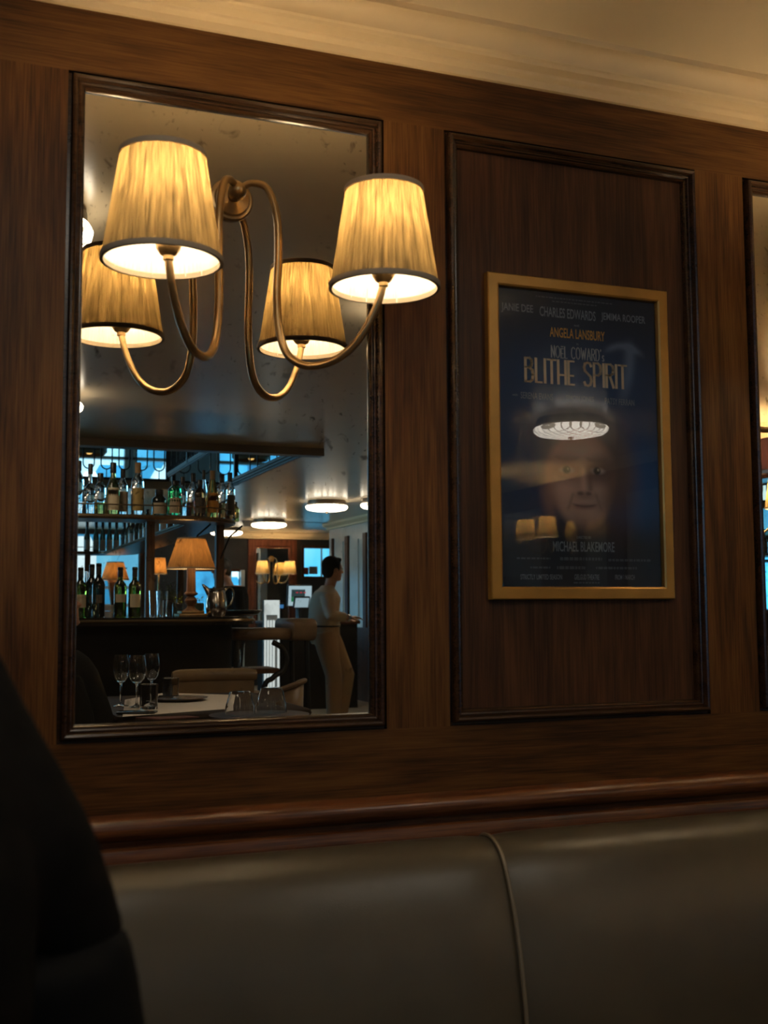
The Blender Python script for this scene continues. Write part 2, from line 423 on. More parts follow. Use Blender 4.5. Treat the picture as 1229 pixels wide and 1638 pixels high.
BLACK = simple('black plastic', (0.008, 0.008, 0.009), 0.3)
FOIL = simple('black foil', (0.012, 0.011, 0.011), 0.35)
CORK = simple('cork', (0.35, 0.22, 0.11), 0.8)
SKIN = simple('skin', (0.42, 0.21, 0.13), 0.5)
HAIR = simple('dark hair', (0.007, 0.006, 0.005), 0.9, spec=0.1, vary=0.3, vscale=40)
BLACKCLOTH = simple('black cloth', (0.006, 0.006, 0.006), 0.95, spec=0.1, bump=0.2, bscale=300)
SHIRT = simple('pale shirt', (0.46, 0.36, 0.27), 0.85, bump=0.2, bscale=25)
TROUSER = simple('khaki trousers', (0.36, 0.24, 0.14), 0.9, bump=0.3, bscale=18)
LEAF = simple('grey green leaf', (0.06, 0.10, 0.05), 0.7)
LEAF_Y = simple('yellow green leaf', (0.30, 0.42, 0.03), 0.6)
WHITEPAINT = simple('cool white paint', (0.55, 0.60, 0.64), 0.4)
GREYPAINT = simple('grey green paint', (0.42, 0.42, 0.37), 0.22, spec=.6, vary=0.15, vscale=3)
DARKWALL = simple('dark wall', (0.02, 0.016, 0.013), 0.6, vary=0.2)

# ================================================================== THE PANELLED WALL
Z_CEIL = 2.333
X_L, X_R = -3.0, 4.9
T_FAR = 16.8
Y_FAR = ry(T_FAR)
P_Z0, P_Z1 = 0.951, 2.135
PANELS = [(-1.289, -0.689), (-0.559, 0.041), (0.171, 0.771), (0.901, 1.505), (1.632, 2.232), (2.362, 2.962), (3.092, 3.692), (3.822, 4.422)]
MIRRORED = {0, 2, 4, 6}
wall = MB().box((X_L, 0.03, 0), (X_R + 0.1, 0.12, Z_CEIL + 0.1)).build('wall_front', WOOD_P, kind='structure')
MB().box((X_L, 0.0, P_Z1), (X_R, 0.03, Z_CEIL)).build('top_rail', WOOD_H, wall)
MB().box((X_L, 0.0, 0.0), (X_R, 0.03, P_Z0)).build('bottom_rail', WOOD_H, wall)
xs = [X_L] + [q for p in PANELS for q in p] + [X_R]
for i in range(0, len(xs), 2):
    MB().box((xs[i], 0.0, P_Z0), (xs[i + 1], 0.03, P_Z1)).build('stile', WOOD_V, wall)
PROF = [(0.0, 0.0), (0.001, 0.009), (0.0060, 0.009), (0.0065, -0.006), (0.0085, -0.0115), (0.0120, -0.0140), (0.0155, -0.0122), (0.0175, -0.0075),
        (0.0185, -0.0035), (0.0215, -0.0050), (0.0240, -0.0038), (0.0248, 0.0000), (0.0270, -0.0006), (0.0290, 0.0018), (0.0305, 0.006), (0.0312, 0.0135)]
mirror_labels = {2: 'antique mirror in dark moulded frame behind the two-arm brass wall lamp',
                 4: 'antique mirror cut by the photo edge, past the framed poster',
                 0: 'antique mirror farthest along the panelling from the poster', 6: 'antique mirror at the corner end of the panelling'}
for i, (x0, x1) in enumerate(PANELS):
    if i in MIRRORED:
        t = thing('wall_mirror', mirror_labels[i], 'mirror', ((x0 + x1) / 2, 0, P_Z0), group='mirrors set into the oak panelling')
        h = (x1 - x0) / 2
        MB().sweep_rect(-h, h, 0, P_Z1 - P_Z0, PROF).build('frame', WOOD_M, t, angle=25)
        MB().box((-h + 0.02, YM, 0.02), (h - 0.02, YM + 0.005, P_Z1 - P_Z0 - 0.02)).build('mirror_glass', MIRROR, t, smooth=False)
    else:
        pr = [(d, y if y < 0.012 else 0.016) for d, y in PROF]
        MB().sweep_rect(x0, x1, P_Z0, P_Z1, pr).build('panel_moulding', WOOD_M, wall, angle=25)
        MB().box((x0 + 0.005, 0.014, P_Z0 + 0.005), (x1 - 0.005, 0.03, P_Z1 - 0.005)).build('recessed_panel', WOOD_P, wall)

def run(prof, x0, x1, name, mat, parent=None, kind=None, angle=40):   # a moulding along x
    return MB().rings([[(x0, y, z) for y, z in prof], [(x1, y, z) for y, z in prof]]).build(name, mat, parent, kind=kind, angle=angle)
cove = [(-0.055 - 0.030 * (1 - math.cos(k * PI / 12)), 2.290 + 0.030 * math.sin(k * PI / 12)) for k in range(7)]
COR = [(0.03, 2.252), (-0.010, 2.252), (-0.012, 2.266), (-0.020, 2.268), (-0.024, 2.271), (-0.026, 2.276), (-0.046, 2.281), (-0.049, 2.288)] + cove + [(-0.090, 2.3205), (-0.090, 2.340), (0.03, 2.340)]
run(COR, X_L, X_R, 'trim_1', PLASTER, kind='structure', angle=25)
nose = [(-0.008 - 0.022 * math.sin(k * PI / 10), 0.804 + 0.021 * math.cos(k * PI / 10)) for k in range(11)]
run([(0.03, 0.828), (0.0, 0.828)] + nose + [(-0.006, 0.770), (0.03, 0.770)], X_L, X_R, 'trim_2', WOOD_R, kind='structure', angle=30)
run([(0.0, 0.773), (-0.020, 0.773), (-0.024, 0.770), (-0.026, 0.764), (-0.027, 0.735), (0.0, 0.735)], X_L, X_R, 'trim_3', WOOD_R, kind='structure', angle=30)

# ------------------------------------------------------------------ banquette
ban = thing('banquette', 'olive leather banquette with piped seam along the panelled wall', 'banquette', (0.943, 0, 0))
BP = [(-0.030, 0.742), (-0.050, 0.755), (-0.075, 0.7585), (-0.100, 0.754), (-0.120, 0.743), (-0.136, 0.727), (-0.150, 0.705), (-0.163, 0.678), (-0.180, 0.638), (-0.198, 0.575), (-0.216, 0.480), (-0.226, 0.40), (-0.215, 0.345), (-0.030, 0.34)]
def cushion(x0, x1):
    n = 28; rings = []
    for i in range(n + 1):
        s = i / n; x = x0 + (x1 - x0) * s
        e = min(x - x0, x1 - x)
        k = 1 - 0.060 * math.exp(-e / 0.035) + 0.012 * math.sin(7 * x) * (e > 0.1)
        rings.append([(x, -0.03 + (y + 0.03) * k, 0.43 + (z - 0.43) * (1 - 0.018 * math.exp(-e / 0.03))) for y, z in BP])
    return MB().rings(rings)
for x0, x1 in ((-2.94, -1.60), (-1.60, -0.33), (-0.33, 0.943), (0.943, 2.21), (2.21, 3.48), (3.48, 4.75)):
    cushion(x0 - 0.943, x1 - 0.943).build('back_cushion', LEATHER, ban, angle=60)
    MB().rbox((x0 - 0.943, -0.66, 0.22), (x1 - 0.943, -0.03, 0.37), 0.04).build('seat_cushion', LEATHER, ban, angle=60)
for xp in (-1.60, -0.33, 0.943, 2.21, 3.48):
    MB().tube([(xp - 0.943, y * 0.985 - 0.0005, z * 0.996) for y, z in [Vector(p) for p in [(q.x, q.y) for q in catmull([(a, b, 0) for a, b in BP[:12]], 3)]]], 0.0038, 8).build('piping', PIPE, ban)
MB().box((-3.88, -0.60, 0.0), (3.80, -0.03, 0.22)).build('plinth', WOOD_D, ban)

# ------------------------------------------------------------------ two-arm wall lamp
def pleats(n, depth, seed, sub=4):
    rnd = random.Random(seed); ph = [rnd.uniform(0.25, 1.25) * (2.2 if rnd.random() < .08 else 1) for _ in range(n)]
    return lambda r, z, j: r * (1 + depth * ph[(j // sub) % n] * (0.5 - abs((j % sub) / sub - 0.5) * 2) * 2)
def make_shade(parent, c, rb, rt, h, mat, seed, n=72, depth=0.012, bands=True, tilt=0.0):
    o = MB().lathe([(rb + (rt - rb) * k / 6, h * k / 6) for k in range(7)], segs=n * 4, mod=pleats(n, depth, seed)).build('shade', mat, parent, angle=180)
    o.location = c
    o.rotation_euler = (0, tilt, 0)
    if bands:
        for r, z in ((rb, 0.0), (rt, h)):
            s = 1 if z else -1
            MB().lathe([(r - 0.0025, z - s * 0.0075), (r + 0.0032, z - s * 0.0075), (r + 0.0036, z - s * 0.002), (r + 0.0028, z + s * 0.0012), (r - 0.0025, z + s * 0.0012), (r - 0.0025, z - s * 0.0075)], segs=64).build('trim_band', BAND, o, angle=50)
    return o
def make_sconce(label, group, arms, bulb, seed):
    """Origin at the rosette on the wall; the lamp comes out along -y."""
    t = thing('wall_lamp', label, 'wall lamp', (0, 0, 0), group=group)
    def axis(prof, segs=28):       # lathe about -y
        mb = MB(); rings = []
        for r, d in prof: rings.append([(r * math.cos(2 * PI * j / segs), -d, r * math.sin(2 * PI * j / segs)) for j in range(segs)])
        return mb.rings(rings)
    axis([(0.041, 0.0), (0.041, 0.004), (0.038, 0.008), (0.034, 0.009), (0.031, 0.014), (0.020, 0.018), (0.011, 0.022), (0.009, 0.034), (0.0001, 0.036)]).build('rosette', BRASS, t, angle=35)
    MB().ball((0, -0.050, 0), (0.017, 0.022, 0.017)).build('hub', BRASS, t)
    for i, (dx, dy, dz, sl, path) in enumerate(arms):
        H0 = Vector((0, -0.050, 0)); S = Vector((dx, dy, 0)) - H0; S.z = 0; ln = S.length; S.normalize()
        pts = catmull([H0 + S * (s * ln) + Vector((0, 0, z)) for s, z in path], 7)
        MB().tube(pts, [0.0062 + 0.0012 * math.sin(PI * k / (len(pts) - 1)) for k in range(len(pts))], 12).build('arm', BRASS, t)
        top = pts[-1]
        MB().lathe([(0.0062, -0.014), (0.0085, -0.012), (0.0085, -0.006), (0.0135, -0.003), (0.0195, 0.006), (0.0205, 0.012), (0.012, 0.014), (0.011, 0.050), (0.0001, 0.051)], top, 24).build('socket_cup', BRASS, t, angle=35)
        bb = MB().lathe([(0.0001, 0.050), (0.013, 0.052), (0.017, 0.064), (0.0225, 0.084), (0.0225, 0.087), (0.0001, 0.0875)], top, 20).build('bulb_shield', CERAMIC, t)  # hidden collar under the bulb, widened to block light going down
        MB().lathe([(0.0190, 0.0875), (0.024, 0.096), (0.0240, 0.108), (0.020, 0.120), (0.011, 0.128), (0.0001, 0.131)], top, 14).build('bulb', bulb, bb)
        make_shade(t, top + Vector((sl, 0, -0.016)), 0.093, 0.066, 0.176, CLOTH_SHADE, seed + i, depth=0.016)
    return t
ARM = [(0.0, 0.0), (0.03, 0.006), (0.12, 0.010), (0.22, -0.006), (0.285, -0.060), (0.295, -0.130), (0.285, -0.200), (0.30, -0.262), (0.36, -0.312), (0.50, -0.336), (0.68, -0.330), (0.83, -0.300), (0.94, -0.252), (0.99, -0.215), (1.0, -0.197)]
HUB = Vector((0.469, YM, 1.938))
ARMS = [(-0.162, -0.265, 0, -0.010, ARM), (0.211, -0.243, 0, 0.002, ARM)]
sc1 = make_sconce('brass wall lamp with two lit pleated yellow shades, in front of the mirror', 'two-arm brass wall lamps', ARMS, BULB_M, 11)
put(sc1, HUB)
sc2 = put(copy_tree(sc1), HUB + Vector((1.461, 0, 0)), label='brass wall lamp on the mirror cut by the photo edge, only its arm reflected')
put(copy_tree(sc1), HUB + Vector((2.921, 0, 0)), label='brass wall lamp nearest the corner of the panelling')

# ------------------------------------------------------------------ framed poster
FX0, FX1, FZ0, FZ1 = 0.993, 1.422, 1.193, 1.853
post = thing('framed_poster', 'gilt framed theatre poster of a pale face on dark blue', 'poster', ((FX0 + FX1) / 2, 0.014, FZ0))
fw, fh = FX1 - FX0, FZ1 - FZ0
MB().sweep_rect(-fw / 2, fw / 2, 0, fh, [(0, 0), (0, -0.016), (0.002, -0.018), (0.021, -0.018), (0.0245, -0.016), (0.0255, -0.010), (0.0255, 0.0)]).build('frame', GILT, post, angle=25)
B = 0.0245; PW, PH = fw - 2 * B, fh - 2 * B
def smooth(a, b, x): t = np.clip((x - a) / (b - a), 0, 1); return t * t * (3 - 2 * t)
def poster_print():
    nx, nz = 150, 240
    u, t = np.meshgrid(np.linspace(0, 1, nx + 1), np.linspace(0, 1, nz + 1))     # t runs down
    asp = PH / PW
    def el(cu, ct, ru, rt, soft=0.25):
        d = np.sqrt(((u - cu) / ru) ** 2 + ((t - ct) / rt) ** 2); return 1 - smooth(1 - soft, 1 + soft, d)
    def mix(c, col, a): return c + (np.array(col) - c) * a[..., None]
    c = np.zeros(u.shape + (3,)) + np.array((0.006, 0.008, 0.013))
    c = mix(c, (0.010, 0.028, 0.066), el(0.50, 0.44, 0.60, 0.40, 0.85))
    c = mix(c, (0.012, 0.055, 0.14), el(0.80, 0.66, 0.20, 0.16, 0.9) * 0.8)
    c = mix(c, (0.006, 0.008, 0.013), 1 - smooth(0.02, 0.30, t)); c = mix(c, (0.007, 0.008, 0.011), smooth(0.74, 0.90, t))
    # wisp of smoke beside the title
    w = np.exp(-((u - 0.78 - 0.05 * np.sin(9 * t)) / 0.035) ** 2) * smooth(0.12, 0.2, t) * (1 - smooth(0.26, 0.42, t)) + np.exp(-((t - 0.185 - 0.02 * np.sin(14 * u)) / 0.012) ** 2) * smooth(0.64, 0.72, u) * (1 - smooth(0.84, 0.95, u))
    c = mix(c, (0.16, 0.18, 0.23), np.clip(w, 0, 1) * 0.45)
    # generic portrait: dark collar, hair, face
    c = mix(c, (0.010, 0.010, 0.012), el(0.52, 0.93, 0.40, 0.17, 0.25))
    c = mix(c, (0.16, 0.125, 0.095), el(0.49, 0.50, 0.24, 0.115, 0.5)); c = mix(c, (0.12, 0.09, 0.07), el(0.53, 0.60, 0.265, 0.145, 0.35))
    for k in range(9): c = mix(c, (0.26, 0.20, 0.15), el(0.34 + 0.045 * k, 0.455 + 0.02 * abs(k - 4) / 4 + 0.01 * (k % 2), 0.03, 0.04, 0.8) * 0.6)
    c = mix(c, (0.36, 0.185, 0.115), el(0.505, 0.622, 0.212, 0.152, 0.14))
    c = mix(c, (0.30, 0.165, 0.11), el(0.515, 0.715, 0.150, 0.085, 0.25))
    c = mix(c, (0.07, 0.035, 0.025), el(0.73, 0.64, 0.12, 0.17, 0.8) * 0.85); c = mix(c, (0.17, 0.09, 0.06), el(0.315, 0.68, 0.05, 0.10, 0.8) * 0.7)
    c = mix(c, (0.46, 0.28, 0.19), el(0.49, 0.55, 0.13, 0.035, 0.9) * 0.5); c = mix(c, (0.44, 0.26, 0.18), el(0.40, 0.665, 0.055, 0.035, 0.9) * 0.5); c = mix(c, (0.38, 0.22, 0.15), el(0.61, 0.668, 0.045, 0.03, 0.9) * 0.4)
    for ex in (0.415, 0.605):
        c = mix(c, (0.075, 0.040, 0.030), el(ex, 0.602, 0.095, 0.040, 0.8) * (0.72 if ex < .5 else 0.9))
        c = mix(c, (0.055, 0.03, 0.02), np.clip(np.exp(-((t - 0.572 + 0.9 * (u - ex) ** 2 * 2) / 0.0065) ** 2) * (1 - smooth(0.05, 0.09, abs(u - ex))), 0, 1) * 0.25)
        c = mix(c, (0.24, 0.17, 0.14), el(ex, 0.606, 0.042, 0.0105, 0.5) * .9); c = mix(c, (0.012, 0.009, 0.008), el(ex - 0.004, 0.6055, 0.024, 0.0125, 0.3))
        c = mix(c, (0.30, 0.24, 0.2), el(ex + 0.004, 0.602, 0.005, 0.003, 0.6)); c = mix(c, (0.13, 0.07, 0.05), np.exp(-((t - 0.633 - 0.8 * (u - ex) ** 2 * -2) / 0.006) ** 2) * (1 - smooth(0.05, 0.07, abs(u - ex))) * 0.5)
    c = mix(c, (0.45, 0.27, 0.18), np.exp(-((u - 0.515) / 0.018) ** 2) * smooth(0.58, 0.61, t) * (1 - smooth(0.665, 0.68, t)) * 0.5)
    c = mix(c, (0.12, 0.06, 0.04), np.exp(-((u - 0.558) / 0.016) ** 2) * smooth(0.58, 0.62, t) * (1 - smooth(0.67, 0.68, t)) * 0.6)
    c = mix(c, (0.07, 0.035, 0.025), (el(0.495, 0.684, 0.020, 0.006, 0.6) + el(0.545, 0.684, 0.018, 0.006, 0.6)) * 0.8); c = mix(c, (0.15, 0.08, 0.055), el(0.52, 0.692, 0.05, 0.010, 0.8) * 0.5)
    c = mix(c, (0.17, 0.065, 0.05), el(0.52, 0.729, 0.066, 0.0095, 0.6) * 0.6); c = mix(c, (0.045, 0.02, 0.016), np.exp(-((t - 0.7275 - 1.0 * (u - 0.52) ** 2 * -1.2) / 0.0035) ** 2) * (1 - smooth(0.05, 0.095, abs(u - 0.52))) * 0.75)
    for s, ux in ((-1, 0.44), (1, 0.60)): c = mix(c, (0.14, 0.075, 0.05), np.exp(-((u - ux - s * (t - 0.70) * 0.6) / 0.010) ** 2) * smooth(0.675, 0.69, t) * (1 - smooth(0.73, 0.75, t)) * 0.5)
    c = mix(c, (0.09, 0.05, 0.035), el(0.52, 0.80, 0.12, 0.03, 0.8) * 0.5)
    return u, t, np.clip(c * 2.5, 0, 0.92), nx, nz
def build_print():
    u, t, c, nx, nz = poster_print()
    vs = np.stack([(u - 0.5) * PW, np.zeros_like(u), fh / 2 + (0.5 - t) * PH], -1).reshape(-1, 3)
    fs = [(j * (nx + 1) + i, (j + 1) * (nx + 1) + i, (j + 1) * (nx + 1) + i + 1, j * (nx + 1) + i + 1) for j in range(nz) for i in range(nx)]
    me = bpy.data.meshes.new('print'); me.from_pydata(vs.tolist(), [], fs)
    at_ = me.color_attributes.new('ink', 'FLOAT_COLOR', 'POINT')
    at_.data.foreach_set('color', np.concatenate([c.reshape(-1, 3), np.ones((c.shape[0] * c.shape[1], 1))], 1).astype(np.float32).ravel())
    m, tr, N, L, P = nodes('printed poster'); a = N.new('ShaderNodeAttribute'); a.attribute_name = 'ink'
    L.new(a.outputs['Color'], P.inputs['Base Color']); P.inputs['Roughness'].default_value = 0.6
    me.materials.append(m); o = bpy.data.objects.new('print', me); COL.objects.link(o); o.parent = post; o.location = (0, -0.004, 0); return o
prt = build_print()
INK_W = simple('pale ink', (0.62, 0.58, 0.52), 0.6); INK_G = simple('dim ink', (0.27, 0.29, 0.30), 0.6); INK_O = simple('orange ink', (0.90, 0.40, 0.06), 0.6); INK_P = simple('cream ink', (0.95, 0.66, 0.38), 0.6)
def set_type(s, u0, u1, t, h, mat, bold=0.012):
    cu = bpy.data.curves.new('lettering', 'FONT'); cu.body = s; cu.offset = bold; cu.resolution_u = 3
    tmp = bpy.data.objects.new('lettering', cu); COL.objects.link(tmp)
    me = bpy.data.meshes.new_from_object(tmp.evaluated_get(bpy.context.evaluated_depsgraph_get()))
    bpy.data.objects.remove(tmp)
    n = len(me.vertices); co = np.empty(n * 3); me.vertices.foreach_get('co', co); co = co.reshape(-1, 3)
    lo, hi = co.min(0), co.max(0); x = (co[:, 0] - lo[0]) / (hi[0] - lo[0]); y = (co[:, 1] - lo[1]) / (hi[1] - lo[1])
    out = np.stack([(u0 + x * (u1 - u0) - 0.5) * PW, np.full(n, -0.0008), fh / 2 + (0.5 - t - h / 2 + y * h) * PH], -1)
    me.vertices.foreach_set('co', out.ravel()); me.update(); me.materials.append(mat)
    o = bpy.data.objects.new('lettering', me); COL.objects.link(o); o.parent = prt
bpy.context.view_layer.update()
for s, u0, u1, t, h, mt in (
        ('JANIE DEE', 0.030, 0.222, 0.070, 0.034, INK_G), ('CHARLES EDWARDS', 0.262, 0.612, 0.070, 0.034, INK_G), ('JEMIMA ROOPER', 0.648, 0.935, 0.070, 0.034, INK_G),
        ('and', 0.475, 0.505, 0.108, 0.008, INK_G), ('ANGELA LANSBURY', 0.322, 0.668, 0.138, 0.034, INK_O), ('in', 0.488, 0.500, 0.172, 0.008, INK_G),
        ('with', 0.088, 0.120, 0.362, 0.008, INK_G), ('SERENA EVANS', 0.138, 0.335, 0.362, 0.022, INK_G), ('SIMON JONES', 0.415, 0.590, 0.362, 0.022, INK_G), ('PATSY FERRAN', 0.660, 0.850, 0.362, 0.022, INK_G),
        ('DIRECTED BY', 0.465, 0.555, 0.833, 0.009, INK_G), ('MICHAEL BLAKEMORE', 0.318, 0.700, 0.864, 0.034, INK_G),
        ('STRICTLY LIMITED SEASON', 0.12, 0.37, 0.966, 0.017, INK_G), ('GIELGUD THEATRE', 0.445, 0.600, 0.966, 0.018, INK_G), ('FROM 1 MARCH', 0.70, 0.825, 0.966, 0.017, INK_G)):
    set_type(s, u0, u1, t, h, mt)
STROKES = {   # tall thin lettering: polylines in a unit box
    'B': ([[(0, 0), (0, 1)], [(0, 1), (.55, 1), (.8, .92), (.85, .8), (.8, .68), (.5, .6), (0, .6)], [(.5, .6), (.9, .5), (1, .3), (.9, .08), (.6, 0), (0, 0)]], .62),
    'L': ([[(0, 1), (0, 0), (1, 0)]], .5), 'I': ([[(0, 0), (0, 1)]], .0), 'T': ([[(-.1, 1), (1.1, 1)], [(.5, 1), (.5, 0)]], .62),
    'H': ([[(0, 0), (0, 1)], [(1, 0), (1, 1)], [(0, .38), (1, .38)]], .62), 'E': ([[(1, 1), (0, 1), (0, 0), (1, 0)], [(0, .38), (.85, .38)]], .5),
    'S': ([[(1, .85), (.85, .97), (.5, 1), (.12, .95), (0, .8), (.1, .64), (.5, .52), (.9, .4), (1, .22), (.85, .05), (.5, 0), (.15, .03), (0, .15)]], .6),
    'P': ([[(0, 0), (0, 1), (.6, 1), (.92, .92), (1, .74), (.92, .56), (.6, .48), (0, .48)]], .58), 'R': ([[(0, 0), (0, 1), (.6, 1), (.92, .92), (1, .76), (.92, .6), (.6, .52), (0, .52)], [(.45, .52), (1, 0)]], .6),
    'N': ([[(0, 0), (0, 1), (1, 0), (1, 1)]], .62), 'O': ([[(.5 + .5 * math.sin(k * PI / 8), .5 + .5 * math.cos(k * PI / 8)) for k in range(17)]], .8),
    'Ë': ([[(1, .8), (0, .8), (0, 0), (1, 0)], [(0, .38), (.85, .38)], [(.2, .96), (.2, 1)], [(.75, .96), (.75, 1)]], .5),
    'C': ([[(1, .85), (.8, .97), (.5, 1), (.12, .85), (0, .5), (.12, .15), (.5, 0), (.8, .03), (1, .15)]], .7), 'W': ([[(0, 1), (.25, 0), (.5, .8), (.75, 0), (1, 1)]], .95),
    'A': ([[(0, 0), (.5, 1), (1, 0)], [(.18, .36), (.82, .36)]], .7), 'D': ([[(0, 0), (0, 1), (.5, 1), (.85, .85), (1, .5), (.85, .15), (.5, 0), (0, 0)]], .7), "'": ([[(.5, 1), (.3, .85)]], .1),
    's': ([[(1, .45), (.5, .5), (.1, .42), (.15, .3), (.85, .2), (.9, .06), (.5, 0), (0, .06)]], .35), ' ': ([], .35)}
def stroke_text(s, u0, u1, t, h, mat, wd, gap=.26):
    wid = sum(STROKES[c][1] + gap for c in s) - gap; k = (u1 - u0) * PW / wid; mb = MB(); x = 0.0
    for c in s:
        ls, w = STROKES[c]
        for pl in ls:
            P2 = [Vector(((u0 - 0.5) * PW + (x + p[0] * w) * k if w else (u0 - 0.5) * PW + x * k, fh / 2 + (0.5 - t - h / 2 + p[1] * h) * PH)) for p in pl]
            for a, b in zip(P2, P2[1:]):
                d = (b - a)
                if d.length < 1e-6: continue
                d.normalize(); ww = wd * (0.62 + 0.38 * abs(d.y)); nrm = Vector((-d.y, d.x)) * ww / 2; a2, b2 = a - d * ww * .3, b + d * ww * .3
                mb.add([(a2.x + nrm.x, -0.0008, a2.y + nrm.y), (a2.x - nrm.x, -0.0008, a2.y - nrm.y), (b2.x - nrm.x, -0.0008, b2.y - nrm.y), (b2.x + nrm.x, -0.0008, b2.y + nrm.y)], [(0, 1, 2, 3)])
        x += w + gap
    mb.build('lettering', mat, prt, smooth=False)
stroke_text('BLITHE SPIRIT', 0.170, 0.800, 0.274, 0.080, INK_P, 0.0062)
stroke_text("NOËL COWARD's", 0.330, 0.660, 0.205, 0.040, INK_W, 0.0024)
def micro_lines(u0, u1, t, h):       # rows of print too small to read
    mb = MB(); rnd = random.Random(int(t * 1e4)); x = u0
    while x < u1:
        w = rnd.uniform(0.008, 0.03)
        mb.add([((x - .5) * PW, -0.0008, fh / 2 + (.5 - t - h / 2) * PH), ((min(x + w, u1) - .5) * PW, -0.0008, fh / 2 + (.5 - t - h / 2) * PH), ((min(x + w, u1) - .5) * PW, -0.0008, fh / 2 + (.5 - t + h / 2) * PH), ((x - .5) * PW, -0.0008, fh / 2 + (.5 - t + h / 2) * PH)], [(0, 1, 2, 3)])
        x += w + 0.006
    mb.build('small_print', INK_G2, prt, smooth=False)
INK_G2 = simple('faint ink', (0.11, 0.12, 0.125), 0.6)
for a in ((0.24, 0.72, 0.020, 0.004), (0.34, 0.62, 0.032, 0.004), (0.10, 0.30, 0.905, 0.006), (0.36, 0.62, 0.905, 0.010), (0.66, 0.93, 0.908, 0.008), (0.18, 0.30, 0.935, 0.006), (0.34, 0.52, 0.935, 0.010), (0.58, 0.84, 0.935, 0.008), (0.44, 0.60, 0.985, 0.005)): micro_lines(*a)
MB().add([(-fw / 2 + B - .002, -.0085, B - .002), (fw / 2 - B + .002, -.0085, B - .002), (fw / 2 - B + .002, -.0085, fh - B + .002), (-fw / 2 + B - .002, -.0085, fh - B + .002)], [(0, 1, 2, 3)]).build('glazing', SHEET, post, smooth=False)

# ================================================================== THE ROOM THAT THE MIRROR SHOWS
Y8, Y11 = ry(7.8), ry(10.95)
X_VOID = 2.45
MB().box((X_L, Y_FAR - 0.1, -0.1), (6.6, 0.12, 0)).build('floor', FLOOR, kind='structure')
cl = MB().box((X_L - 0.1, Y8, Z_CEIL), (X_R + 0.1, 0.12, Z_CEIL + 0.12))
cl.box((X_VOID, Y11, Z_CEIL), (X_R + 0.1, Y8, Z_CEIL + 0.05)); cl.box((X_L - 0.1, Y_FAR - 0.1, Z_CEIL), (6.6, Y11, Z_CEIL + 0.08))
cl.build('ceiling', CEIL, smooth=False, kind='structure')
MB().box((X_L, Y8 - 0.06, Z_CEIL - 0.055), (X_VOID + 0.06, Y8 + 0.05, Z_CEIL)).build('trim_4', BRONZE, kind='structure')
run_y = lambda prof, y0, y1, name, mat, **k: MB().rings([[(x, y0, z) for x, z in prof], [(x, y1, z) for x, z in prof]]).build(name, mat, **k)
run_y([(X_VOID - 0.02, 2.39), (X_VOID - 0.02, 2.365), (X_VOID - 0.012, 2.36), (X_VOID - 0.012, 2.342), (X_VOID - 0.004, 2.338), (X_VOID - 0.004, 2.322), (X_VOID + 0.02, 2.322), (X_VOID + 0.02, 2.39)], Y8, Y11, 'trim_5', IRON, kind='structure', angle=20)
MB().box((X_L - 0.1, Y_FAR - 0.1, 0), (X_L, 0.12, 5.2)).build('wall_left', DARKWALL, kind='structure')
FILL_WIN = (ry(16.6), ry(10.6), 0.85, 2.22)  # unseen window on the left wall, added as cool fill
sw = MB()
for q in ((0, 1, 2.22, 2.27), (0, 1, 0.80, 0.85)): sw.box((X_L, FILL_WIN[0], q[2]), (X_L + 0.05, FILL_WIN[1], q[3]))
for k in range(7):
    yq = FILL_WIN[0] + (FILL_WIN[1] - FILL_WIN[0]) * k / 6; sw.box((X_L, yq - 0.03, 0.80), (X_L + 0.06, yq + 0.03, 2.27))
sw = sw.build('window_9', WOOD_D, kind='structure', smooth=False)
MB().box((X_L, FILL_WIN[0], 0.85), (X_L + 0.01, FILL_WIN[1], 2.22)).build('pane', daylight_pane('cool fill daylight', FILL_DAY, 0.8, 3.0), sw, smooth=False)
# right wall: oak panelling that stops short of the far wall
Y_RE = ry(X_R / slope(527, 900)[0])
wr = MB().box((X_R, Y_RE, 0), (X_R + 0.12, 0.03, Z_CEIL)).build('wall_right', GREYPAINT, kind='structure')
k = 0; yy = -0.25
while yy > ry(12.6):
    for d in (0.0, 0.95): MB().box((X_R - 0.035, yy - d - 0.12, 0), (X_R, yy - d, 2.25)).build('stile', WOOD_D, wr)
    MB().box((X_R - 0.03, yy - 0.95, 2.05), (X_R, yy - 0.12, 2.25)).build('top_rail', WOOD_D, wr)
    MB().box((X_R - 0.03, yy - 0.95, 0.0), (X_R, yy - 0.12, 0.85)).build('dado', WOOD_D, wr)
    yy -= 1.07
for pxs, wd in ((557, .12), (586, .11), (534, .05)):
    Ts = X_R / slope(pxs, 900)[0]; MB().box((X_R - 0.03, ry(Ts) - wd / 2, 0.9), (X_R, ry(Ts) + wd / 2, 2.12)).build('stile', WOOD_D, wr)
    MB().box((X_R - 0.012, ry(Ts - 0.42), 0.98), (X_R, ry(Ts - 0.10), 2.06)).build('raised_panel', GREYPAINT, wr)
MB().box((X_R - 0.04, Y_RE, 0.0), (X_R, ry(13.0), 0.92)).build('dado', WOOD_D, wr)
run_y([(X_R + 0.02, 2.252), (X_R - 0.04, 2.252), (X_R - 0.045, 2.275), (X_R - 0.07, 2.285), (X_R - 0.10, 2.31), (X_R - 0.11, 2.34), (X_R + 0.02, 2.34)], Y_RE, 0.0, 'trim_6', PLASTER, kind='structure', angle=20)
